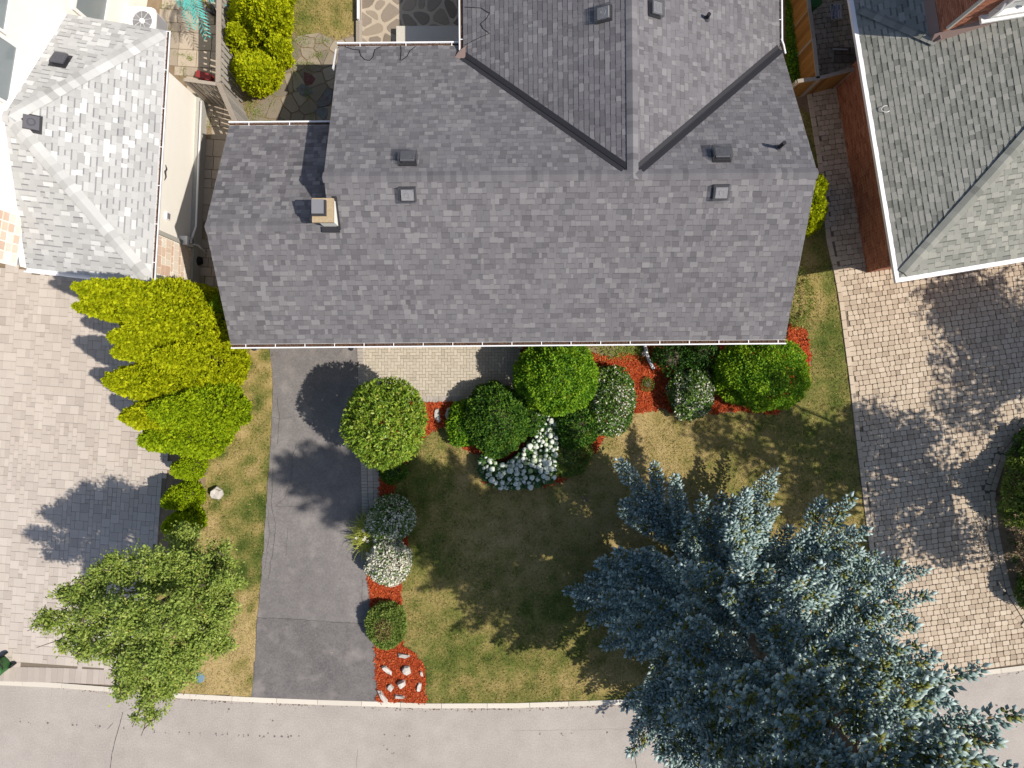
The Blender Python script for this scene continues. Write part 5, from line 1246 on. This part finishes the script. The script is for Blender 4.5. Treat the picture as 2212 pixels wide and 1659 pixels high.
V, F = leaf_quads(Pp, dd, ln, l, l * .40, .12); np_obj("crown", V, [F], np.clip(base_t, 0, 1), M["laurel_leaf"], t)

# grassy lily clump spilling over the drive edge
t = thing("lily_clump", P(803, 1150), "grassy yellow green lily clump arching over the asphalt edge", "plant"); r = np.random.default_rng(441); mb = MB(); pc = P(797, 1152)
for k in range(620):
    a = r.uniform(0, 6.28); b = pc + np.array((r.normal() * .15, r.normal() * .22, 0)); l = r.uniform(.45, .9); w = r.uniform(.008, .015); dv = np.array((math.cos(a), math.sin(a), 0)); sd = np.array((-dv[1], dv[0], 0)) * w; prev = None; tn = r.uniform(.2, 1)
    for q in range(5):
        s_ = q / 4; p = b + dv * l * (s_ ** 1.3) * .62 + np.array((0, 0, l * (1.5 * s_ - 1.15 * s_ * s_) + .01)); e = (p - sd * (1 - s_ * .85), p + sd * (1 - s_ * .85))
        if prev is not None: mb.face([prev[0], prev[1], e[1], e[0]], tn)
        prev = e
mb.build("leaves", M["lily_leaf"], t)
mb = MB()
for k in range(7):
    q = pc + np.array((r.normal() * .16, r.normal() * .2, .55)); mb.tube([q - (0, 0, .3), q], .006, 5)
    for j in range(5): a = j * 1.256; mb.face([q, q + (math.cos(a) * .03 - math.sin(a) * .015, math.sin(a) * .03 + math.cos(a) * .015, .02), q + (math.cos(a) * .06, math.sin(a) * .06, .015), q + (math.cos(a) * .03 + math.sin(a) * .015, math.sin(a) * .03 - math.cos(a) * .015, .02)], .9)
mb.build("flowers", M["euonymus_leaf"], t)

# hydrangea bed with its white flower heads
HY = [(1150, 880), (1170, 880), (1205, 905), (1208, 940), (1200, 985), (1198, 1040), (1150, 1052), (1100, 1058), (1060, 1045), (1036, 1025), (1036, 990), (1050, 985), (1080, 1005), (1120, 985), (1150, 950), (1160, 910)]
t = thing("hydrangea", P(1140, 985), "bed of hydrangea with many round white flower heads", "hydrangea"); hp = G(HY, .6)[:, :2]; r = np.random.default_rng(451)
n = 9000; q = r.uniform(hp.min(0), hp.max(0), (n, 2)); q = q[in_poly(hp, q[:, 0], q[:, 1])]; n = len(q)
pos = np.column_stack([q, r.uniform(.15, .62, n)]); d = unit(np.column_stack([r.normal(size=(n, 2)), r.normal(0, .35, n)])); ln = unit(np.array((0, 0, 1)) + r.normal(size=(n, 3)) * .35); ln = unit(ln - d * (ln * d).sum(1, keepdims=True))
V, F = leaf_quads(pos, d, ln, r.uniform(.09, .16, n), r.uniform(.06, .10, n)); np_obj("leaves", V, [F], np.clip(r.normal(.4, .25, n), 0, 1), M["hydrangea_leaf"], t)
mb = MB()
for k in range(140): p = q[r.integers(n)]; mb.tube([(*p, 0), (p[0] + r.normal() * .03, p[1] + r.normal() * .03, .6)], .006, 4)
mb.build("stems", M["bark"], t)
heads = []; tries = 0
while len(heads) < 150 and tries < 9000:
    tries += 1; p = r.uniform(hp.min(0), hp.max(0)); 
    if not in_poly(hp, p[:1], p[1:])[0]: continue
    rd = float(np.clip(r.normal(.075, .018), .035, .11))
    if all(np.linalg.norm(p - o) > (rd + w) * .72 for o, w in heads): heads.append((p, rd))
protos = []
for k in range(6):
    rr_ = np.random.default_rng(460 + k); V, F = [], []; a_n, b_n = 12, 6; nz = snoise(470 + k, 14, 4, 12, 3)
    for i in range(b_n + 1):
        zz = math.cos(math.pi * .72 * i / b_n)
        for j in range(a_n):
            a = 2 * math.pi * (j + .5 * (i % 2)) / a_n; sq_ = math.sqrt(1 - zz * zz); dv = np.array((sq_ * math.cos(a), sq_ * math.sin(a), zz * .8)); V.append(dv * (1 + .13 * nz(dv[None])[0] + rr_.normal() * .07))
    for i in range(b_n):
        for j in range(a_n): F.append([i * a_n + j, (i + 1) * a_n + j, (i + 1) * a_n + (j + 1) % a_n, i * a_n + (j + 1) % a_n])
    base_t = (.95, .85, .9, .45, .1, .75)[k]
    protos.append(np_mesh("flower_head", np.array(V), [np.array(F)], np.clip(rr_.normal(base_t, .12, len(F)), 0, 1), M["hydrangea_bloom"]))
for p, rd in heads:
    o = place("flower_head", protos[int(r.choice(6, p=[.27, .22, .22, .12, .09, .08]))], t, (p[0], p[1], .56 + r.uniform(-.08, .12))); o.scale = (rd, rd, rd); o.rotation_euler = (r.normal() * .25, r.normal() * .25, r.uniform(0, 6.28))

# ---- blue spruce
def spruce(name, label, base, H, R0, seed):
    r = np.random.default_rng(seed); base = np.asarray(base, float); t = thing(name, base, label, "tree")
    mb = MB(); mb.tube([base + (0, 0, z) for z in (0, 2, 5, 9, 13, H)], [.27, .22, .17, .12, .06, .012], 10); mb.build("trunk", M["bark"], t)
    br = MB(); SP, SD, SL, ST_ = [], [], [], []; CP = []; z = .9
    def plume(pt, L, s0, wmax, f, olive):
        """Shoots all round a limb: short side twigs held forward and up, longest behind the tip."""
        s = s0
        while s < 1.0:
            p = pt(s); tg = unit((pt(min(s + .03, 1.03)) - pt(s - .03))[None])[0]; sidev = unit(np.cross((0, 0, 1), tg)[None])[0]; upv = np.cross(tg, sidev); rem = L * (1 - s)
            old = r.uniform() < olive
            for sg in (-1, 1):
                bl = min(.07 + .26 * rem, wmax) * r.uniform(.7, 1.15); bd_ = unit((tg * .70 + sidev * sg * .75 + upv * r.normal(.02, .22))[None])[0]; ns = max(1, int(bl / .085))
                for q in range(ns):
                    w = (q + .5) / ns; o = p + bd_ * bl * w; s2 = unit(np.cross(upv, bd_)[None])[0]
                    for k in range(2):
                        SP.append(o); SD.append(bd_ * .7 + s2 * (.6 if (q + k) % 2 else -.6) * r.uniform(.3, 1.1) + upv * r.uniform(-.2, .95)); SL.append(r.uniform(.11, .17)); ST_.append((.16 if old else .50) + .30 * w + r.normal() * .15)
                SP.append(p + bd_ * bl); SD.append(bd_ + upv * .1); SL.append(r.uniform(.13, .19)); ST_.append(.80 + r.normal() * .14)
            for k in range(4): SP.append(p + upv * .015); SD.append(tg * .7 + upv * r.uniform(.1, 1.0) + sidev * r.normal() * .6); SL.append(r.uniform(.12, .18)); ST_.append((.2 if old else .62) + r.normal() * .18)
            if f > .28 and r.uniform() < .20 + .3 * f: CP.append(p + sidev * r.normal() * .1 + upv * .06)
            s += .098 / L * r.uniform(.85, 1.15)
        SP.append(pt(1.0)); SD.append(pt(1.0) - pt(.95)); SL.append(.22); ST_.append(.95)
    while z < H - .15:
        f = z / H; nb = 6; a0 = r.uniform(0, 6.28)
        for i in range(nb):
            L = R0 / 5.2 * float(np.interp(f, [0, .1, .33, .5, .66, .82, .93, 1], [4.9, 4.9, 3.3, 2.25, 1.6, 1.3, .8, .12])) * r.uniform(.64, 1.14) + .15; a = a0 + 2 * math.pi * i / nb + r.normal() * .2; zz = z + r.uniform(-.2, .2)
            el = -.06 + .62 * f + r.normal() * .09; dv = np.array((math.cos(a), math.sin(a), 0)); sd = np.array((-dv[1], dv[0], 0)); curve = r.normal() * .12
            def pt(s, L=L, el=el, dv=dv, sd=sd, curve=curve, zz=zz): return base + (0, 0, zz) + dv * L * s + sd * curve * L * s * s + np.array((0, 0, L * (math.tan(el) * s - .12 * s + .26 * s ** 3)))
            m_ = 6; br.tube([pt(k / m_) for k in range(m_ + 1)], [max(.006, .05 * (1 - .92 * k / m_) * (L / R0 + .15)) for k in range(m_ + 1)], 5, .4, 0, False)
            olive = .06 + .85 * max(0, f - .15) + (.12 if r.uniform() < .3 else 0)
            plume(pt, L, .20 if L > 1.6 else .10, .23, f, olive)
            if L > 1.3:
                for sg, sb in [(sg, sb) for sb in ((.40, .62) if L > 2.6 else (.50,)) for sg in (-1, 1)]:
                    if r.uniform() < .15: continue
                    l2 = L * (1 - sb) * r.uniform(.55, .85) + .12; p0 = pt(sb); tg = unit((pt(sb + .03) - pt(sb - .03))[None])[0]; sv = unit(np.cross((0, 0, 1), tg)[None])[0]; d2 = unit((tg * .80 + sv * sg * r.uniform(.38, .62) + np.array((0, 0, r.normal() * .14 + .02)))[None])[0]
                    def p2(s, p0=p0, d2=d2, l2=l2, sv=sv, sg=sg): return p0 + d2 * l2 * s - sv * sg * l2 * .14 * s * s + np.array((0, 0, l2 * .20 * s ** 3))
                    br.tube([p2(k / 3) for k in range(4)], [.014, .011, .008, .005], 4, .4, 0, False)
                    plume(p2, l2, .10, .18, f, olive)
        z += .60 * (1 - .25 * f)
    br.build("branches", M["bark"], t)
    SP, SD, SL, ST_ = np.array(SP), unit(np.array(SD)), np.array(SL), np.array(ST_); n = len(SP)
    ref = np.where(np.abs(SD[:, 2:3]) < .9, np.array((0, 0, 1.0)), np.array((1.0, 0, 0))); x = unit(np.cross(ref, SD)); y = np.cross(SD, x); ph = r.uniform(0, 6.28, n)
    V = np.empty((n, 5, 3)); V[:, 0] = SP; V[:, 4] = SP + SD * SL[:, None]; rd = SL * r.uniform(.22, .32, n)
    for k in range(3):
        a = ph + k * 2.0944; V[:, 1 + k] = SP + SD * (SL * .45)[:, None] + (x * np.cos(a)[:, None] + y * np.sin(a)[:, None]) * rd[:, None]
    I = (np.arange(n) * 5)[:, None, None]; F = (np.array([[0, 2, 1], [0, 3, 2], [0, 1, 3], [1, 2, 4], [2, 3, 4], [3, 1, 4]])[None] + I).reshape(-1, 3)
    np_obj("foliage", V.reshape(-1, 3), [F], np.clip(np.repeat(ST_, 6), 0, 1), M["spruce_needle"], t)
    mb = MB()
    for p in CP:
        d = np.array((r.normal() * .5, r.normal() * .5, -.5)); d /= np.linalg.norm(d); mb.tube([p, p + d * .035, p + d * .075, p + d * .1], [.006, .017, .014, .004], 5, r.uniform(0, 1))
    if CP: o = mb.build("cones", M["spruce_cone"], t); o['kind'] = 'stuff'
    print("spruce shoots", n); return t
spruce("spruce", "tall blue spruce towering over the lawn, kerb and street", (6.2, -6.7, 0), 18.3, 5.2, 501)

# ---- leafy trees
def leafy(name, label, base, lobes, m, seed, dens, L, Wd, trunk=.14, tone=(.5, .2), fork=.45, cat="tree", group=None):
    r = np.random.default_rng(seed); base = np.asarray(base, float); t = thing(name, base, label, cat, group); PP, NN = [], []; br = MB(); cen = np.mean([np.asarray(c) for c, _ in lobes], 0)
    hub = base + (cen - base) * fork; hub[2] = cen[2] * fork
    tk = MB(); tk.tube([base, base + (hub - base) * .5 + (.04, .02, 0), hub], [trunk, trunk * .8, trunk * .68], 10); tk.build("trunk", M["bark"], t)
    for c, rd in lobes:
        c = np.asarray(c, float); rd = np.asarray(rd if np.ndim(rd) else (rd, rd, rd * .7), float); mid = (hub + c) / 2 + r.normal(size=3) * .15
        br.tube([hub - (0, 0, .05), mid, c, c + (c - mid) * .35], [trunk * .5, trunk * .3, trunk * .14, .008], 6)
        nt = int(6 + 16 * rd[0])
        for k in range(nt):
            d = sphere_dirs(r, 1, -.5)[0]; e = c + d * rd * r.uniform(.75, 1.12); s_ = c + (c - mid) * r.uniform(-.5, .3); br.tube([s_, (s_ + e) / 2 + (0, 0, .05), e], [.014, .009, .004], 4, .4, 0, False)
            ne = int(dens * rd[0] * rd[1] * 3.2 / nt); w = r.uniform(.25, 1.08, ne)[:, None]; PP.append(s_ + (e - s_) * w + r.normal(size=(ne, 3)) * (.10 * rd[0] + .035)); NN.append(np.tile(d, (ne, 1)))
    br.build("branches", M["bark"], t)
    pos, nr = np.concatenate(PP), np.concatenate(NN); n = len(pos); d = unit(nr * .5 + r.normal(size=(n, 3)) * .7 + np.array((0, 0, -.05))); ln = unit(np.array((0, 0, .8)) + nr * .3 + r.normal(size=(n, 3)) * .5); ln = unit(ln - d * (ln * d).sum(1, keepdims=True))
    l = L * r.uniform(.65, 1.25, n); V, F = leaf_quads(pos, d, ln, l, l * Wd / L, .1)
    np_obj("crown", V, [F], np.clip(r.normal(tone[0], tone[1], n), 0, 1), M[m], t); return t
lob = [(402, 1170, 3.4, .42), (408, 1210, 3.8, .5), (470, 1205, 3.6, .45), (488, 1255, 3.9, .45), (440, 1265, 4.6, .6), (370, 1240, 4.6, .55), (320, 1235, 5.0, .5), (255, 1235, 4.9, .5), (205, 1250, 5.0, .42), (160, 1290, 5.0, .42), (118, 1340, 5.0, .36), (140, 1378, 4.9, .32), (205, 1330, 5.4, .5), (280, 1325, 5.8, .6), (360, 1340, 5.8, .65), (440, 1345, 5.0, .6), (480, 1310, 4.2, .45), (465, 1390, 4.6, .5), (390, 1410, 5.4, .6), (320, 1420, 5.9, .55), (245, 1390, 5.5, .42), (190, 1395, 5.2, .34), (290, 1470, 5.6, .42), (345, 1475, 5.0, .46), (400, 1450, 4.6, .42), (310, 1515, 5.6, .30), (330, 1520, 5.2, .30), (275, 1440, 5.6, .4)]
leafy("young_tree", "leafy young tree with small light green leaves beside the left drive", P(452, 1225), [(P(x, y, z), q) for x, y, z, q in lob], "tree_leaf", 511, 3600, .085, .044, .10)
# street trees to the right, mostly out of the picture, that throw the dappled shade on the cobbles
def crown(c, n, sp, rd, seed, zsp=1.2):
    r = np.random.default_rng(seed); return [(np.asarray(c) + np.array((r.normal() * sp, r.normal() * sp, r.normal() * zsp * .7)), r.uniform(.75, 1.15) * rd) for _ in range(n)]
leafy("street_tree", "broad tree at the right edge, its forked trunk shadow lying on the cobbles", P(2158, 1078), [(np.asarray(c), q) for c, q in [((17.2, -6.0, 4.6), 1.0), ((17.6, -4.4, 5.0), 1.0), ((16.8, -3.0, 5.4), .95), ((17.0, -5.2, 6.2), 1.1), ((16.2, -6.6, 6.0), 1.0), ((18.0, -6.4, 5.8), 1.0), ((16.0, -4.2, 6.8), 1.0), ((17.6, -3.6, 6.4), 1.0), ((16.0, -3.4, 7.3), 1.0), ((15.2, -5.4, 7.4), 1.0), ((16.6, -7.4, 6.8), .9), ((16.8, -3.4, 7.8), 1.0), ((15.4, -3.6, 8.4), 1.1), ((14.4, -2.7, 8.6), .9), ((14.6, -4.4, 8.8), .95), ((15.8, -4.8, 8.0), .9), ((13.6, -3.9, 9.4), .75), ((14.0, -1.9, 9.4), .8), ((13.2, -2.9, 9.9), .75), ((15.6, -5.8, 8.6), .8), ((17.8, -3.2, 7.6), 1.0)]], "maple_leaf", 521, 270, .15, .12, .17, fork=.34)
leafy("street_tree", "second tree beyond the right edge shading the cobbles below the brick house", (21.2, -.6, 0), crown((20.7, 0.2, 6.2), 18, 1.15, 1.05, 525, .9) + crown((20.6, 0.6, 7.8), 7, .6, .85, 526, .6) + crown((19.7, -1.7, 7.0), 5, .5, .7, 527, .5), "maple_leaf", 523, 150, .15, .12, .22)
# shrubs on the right bed
bush("shrub", "bright green leafy shrub at the right edge beside the curved cobble border", P(2192, 1062), (.88, 1.1, 1.0), "tree_leaf", 531, dens=800, L=.085, Wd=.055, amp=.2, cz=.9, tone=(.30, .22))
bush("shrub", "burgundy leaved shrub at the right edge below the green one", P(2202, 1178), (.60, .85, .75), "burgundy_leaf", 532, dens=700, L=.055, Wd=.030, amp=.25, cz=.8, depth=.4, tone=(.5, .35))
bush("shrub", "green shrub lowest at the right edge above the kerb", P(2214, 1268), (.58, .85, .6), "maple_leaf", 533, dens=900, L=.07, Wd=.045, amp=.2, cz=.6, tone=(.6, .25))
bush("shrub", "dark green shrub at the right edge above the bright one", P(2222, 965), (.75, .9, .7), "yew_dark", 534, dens=900, L=.07, Wd=.04, amp=.2, cz=.5, tone=(.5, .25))
r = np.random.default_rng(535); k = 5200; q = r.uniform((2120, 880), (2300, 1400), (k, 2)); q = q[in_poly(np.array([(2255, 890), (2185, 985), (2160, 1060), (2166, 1140), (2176, 1190), (2195, 1275), (2235, 1340), (2320, 1400), (2320, 880)]), q[:, 0], q[:, 1])]; k = len(q)
pos = np.array([P(x, y) for x, y in q]); pos[:, 2] = .01 + np.abs(r.normal(0, .08, k)); d = unit(np.column_stack([r.normal(size=(k, 2)), r.uniform(.2, .8, k)])); ln = unit(np.array((0, 0, 1)) + r.normal(size=(k, 3)) * .4); ln = unit(ln - d * (ln * d).sum(1, keepdims=True)); l = r.uniform(.05, .10, k); V, F = leaf_quads(pos, d, ln, l, l * .6)
tag(np_obj("ground_cover", V, [F], np.clip(r.normal(.4, .25, k), 0, 1), M["yew_dark"], origin=(0, 0, 0)), "dark green ground cover filling the bed at the right edge", "ground cover", None, 'stuff')

# ---- teal artificial palm behind the left house
t = thing("palm", P(470, 40), "teal artificial palm with feathery fronds beside the grey fence", "palm"); r = np.random.default_rng(541); o0 = P(462, 28)[:3]
mb = MB(); mb.tube([o0, o0 + (0, 0, .30)], [.11, .14], 12); mb.build("pot", M["dark_metal"], t); mb = MB(); mb.tube([o0 + (0, 0, .3), o0 + (-.05, .03, 1.1), o0 + (-.06, .0, 1.6)], [.03, .025, .02], 8); mb.build("stem", M["teal_stem"], t)
for k, (vx, vy, z, w) in enumerate([(446, 76, 1.35, .32), (412, 56, 1.6, .34), (392, 10, 1.7, .34), (430, -18, 1.9, .30), (470, -30, 1.6, .26), (483, 12, 1.5, .22), (428, 34, 1.85, .34)]):
    a = o0 + (-.05, .02, 1.5); b = P(vx, vy, z); mid = (a + b) / 2 + (0, 0, .35); mb = MB(); sp = []
    for q in range(15): s_ = q / 14; sp.append(a * (1 - s_) ** 2 + 2 * mid * s_ * (1 - s_) + b * s_ * s_)
    mb.tube(sp, .006, 4)
    for q in range(3, 15):
        tg = unit((sp[min(q + 1, 14)] - sp[q - 1])[None])[0]; sd = unit(np.cross((0, 0, 1), tg)[None])[0]
        for sg in (-1, 1):
            for hf in (0,):
                p = sp[q] - tg * .02 * hf; l = w * (1.1 - abs(q - 8) / 12) * r.uniform(.85, 1.1); d = unit((sd * sg + tg * .75 + np.array((0, 0, -.25)))[None])[0]; e = p + d * l; wv2 = unit(np.cross(d, (0, 0, 1))[None])[0] * .018
                mb.face([p - wv2 * .6, p + d * l * .5 - wv2, e, p + d * l * .5 + wv2], .5)
    mb.build("frond", M["teal_frond"], t)

# ---- weeds, ground cover, fallen petals (nobody could count them)
def scatter_leaves(name, label, spots_, n, m, seed, L=.03, z=.04, cat="plants"):
    r = np.random.default_rng(seed); pos = []
    for (x, y, sx, sy, q) in spots_:
        k = int(n * q); c = P(x, y)[:2]; pos.append(np.column_stack([c[0] + r.normal(0, sx / 67, k), c[1] + r.normal(0, sy / 67, k), z + np.abs(r.normal(0, .025, k))]))
    pos = np.concatenate(pos); k = len(pos); d = unit(np.column_stack([r.normal(size=(k, 2)), r.uniform(.0, .5, k)])); ln = unit(np.array((0, 0, 1)) + r.normal(size=(k, 3)) * .35); ln = unit(ln - d * (ln * d).sum(1, keepdims=True)); l = L * r.uniform(.6, 1.4, k)
    V, F = leaf_quads(pos, d, ln, l, l * .5); tag(np_obj(name, V, [F], r.uniform(0, 1, k), M[m], origin=(0, 0, 0)), label, cat, None, 'stuff')
scatter_leaves("weeds", "weeds sprouting in the joints of the flagstone path at top", [(640, 150, 5, 20, 1), (660, 140, 14, 5, 1), (625, 95, 14, 12, 3), (650, 90, 18, 10, 2), (690, 120, 9, 5, 1), (552, 245, 14, 14, 3), (540, 225, 8, 12, 2), (700, 90, 10, 8, 1), (665, 205, 4, 12, 1), (610, 60, 20, 14, 3), (640, 40, 16, 16, 3), (585, 268, 10, 5, 1), (674, 250, 5, 8, .6), (592, 215, 8, 16, .8), (725, 180, 4, 14, .6)], 150, "weed_leaf", 551)
scatter_leaves("weeds", "weeds along the slab joints beside the left house", [(400, 120, 14, 3, 1), (413, 128, 4, 3, 1), (398, 155, 5, 10, 1.2), (440, 245, 5, 22, 1.5), (455, 270, 4, 10, 1), (428, 616, 5, 6, .6), (441, 601, 4, 5, .6), (372, 72, 6, 8, 1), (362, 15, 10, 6, 1.5), (443, 165, 9, 5, 2.2), (437, 315, 4, 14, .6)], 70, "weed_leaf", 552)
scatter_leaves("weeds", "yellow green weeds on bare soil under the front gutter", [(1300, 752, 14, 7, 2), (1340, 755, 16, 8, 3), (1370, 756, 14, 6, 4), (1325, 768, 16, 6, 2), (1385, 762, 6, 10, 2), (1412, 758, 6, 6, 1)], 110, "weed_leaf", 553, .045)
r = np.random.default_rng(561); k = 9000; q = r.uniform((1697, -40), (1738, 190), (k, 2)); pos = np.array([P(x, y, .05) for x, y in q]); pos[:, 2] = .03 + np.abs(r.normal(0, .09, k))
d = unit(np.column_stack([r.normal(size=(k, 2)), r.uniform(.2, .8, k)])); ln = unit(np.array((0, 0, 1)) + r.normal(size=(k, 3)) * .4); ln = unit(ln - d * (ln * d).sum(1, keepdims=True)); l = r.uniform(.04, .075, k); V, F = leaf_quads(pos, d, ln, l, l * .6)
tag(np_obj("ground_cover", V, [F], np.clip(r.normal(.4, .25, k), 0, 1), M["yew_green"], origin=(0, 0, 0)), "leafy green ground cover between the right gable and orange fence", "ground cover", None, 'stuff')
scatter_leaves("fallen_petals", "pale fallen petals scattered on the lawn below the mulch", [(1500, 930, 60, 22, 1), (1560, 940, 60, 20, 1), (1640, 930, 60, 20, .6), (1500, 910, 40, 10, .5), (1480, 960, 50, 16, .5), (1000, 980, 80, 60, .4), (500, 1060, 30, 120, .5), (1760, 880, 40, 60, .4), (690, 1360, 70, 40, .25), (500, 1400, 30, 60, .6)], 60, "yellow_leaf", 571, .028, .03, "petals")
scatter_leaves("joint_weeds", "tiny weeds in the joints of the left paver drive", [(x, y, 4, 6, 1) for x, y in [(60, 900), (110, 870), (65, 930), (170, 870), (210, 1000), (225, 1010), (205, 990), (15, 1080), (175, 1090), (345, 1000), (340, 1020), (25, 1260), (15, 1330), (60, 1340), (20, 1280), (150, 1260), (235, 960), (228, 1018), (190, 1095), (10, 840), (8, 1010)]], 12, "weed_leaf", 572, .018, .032)
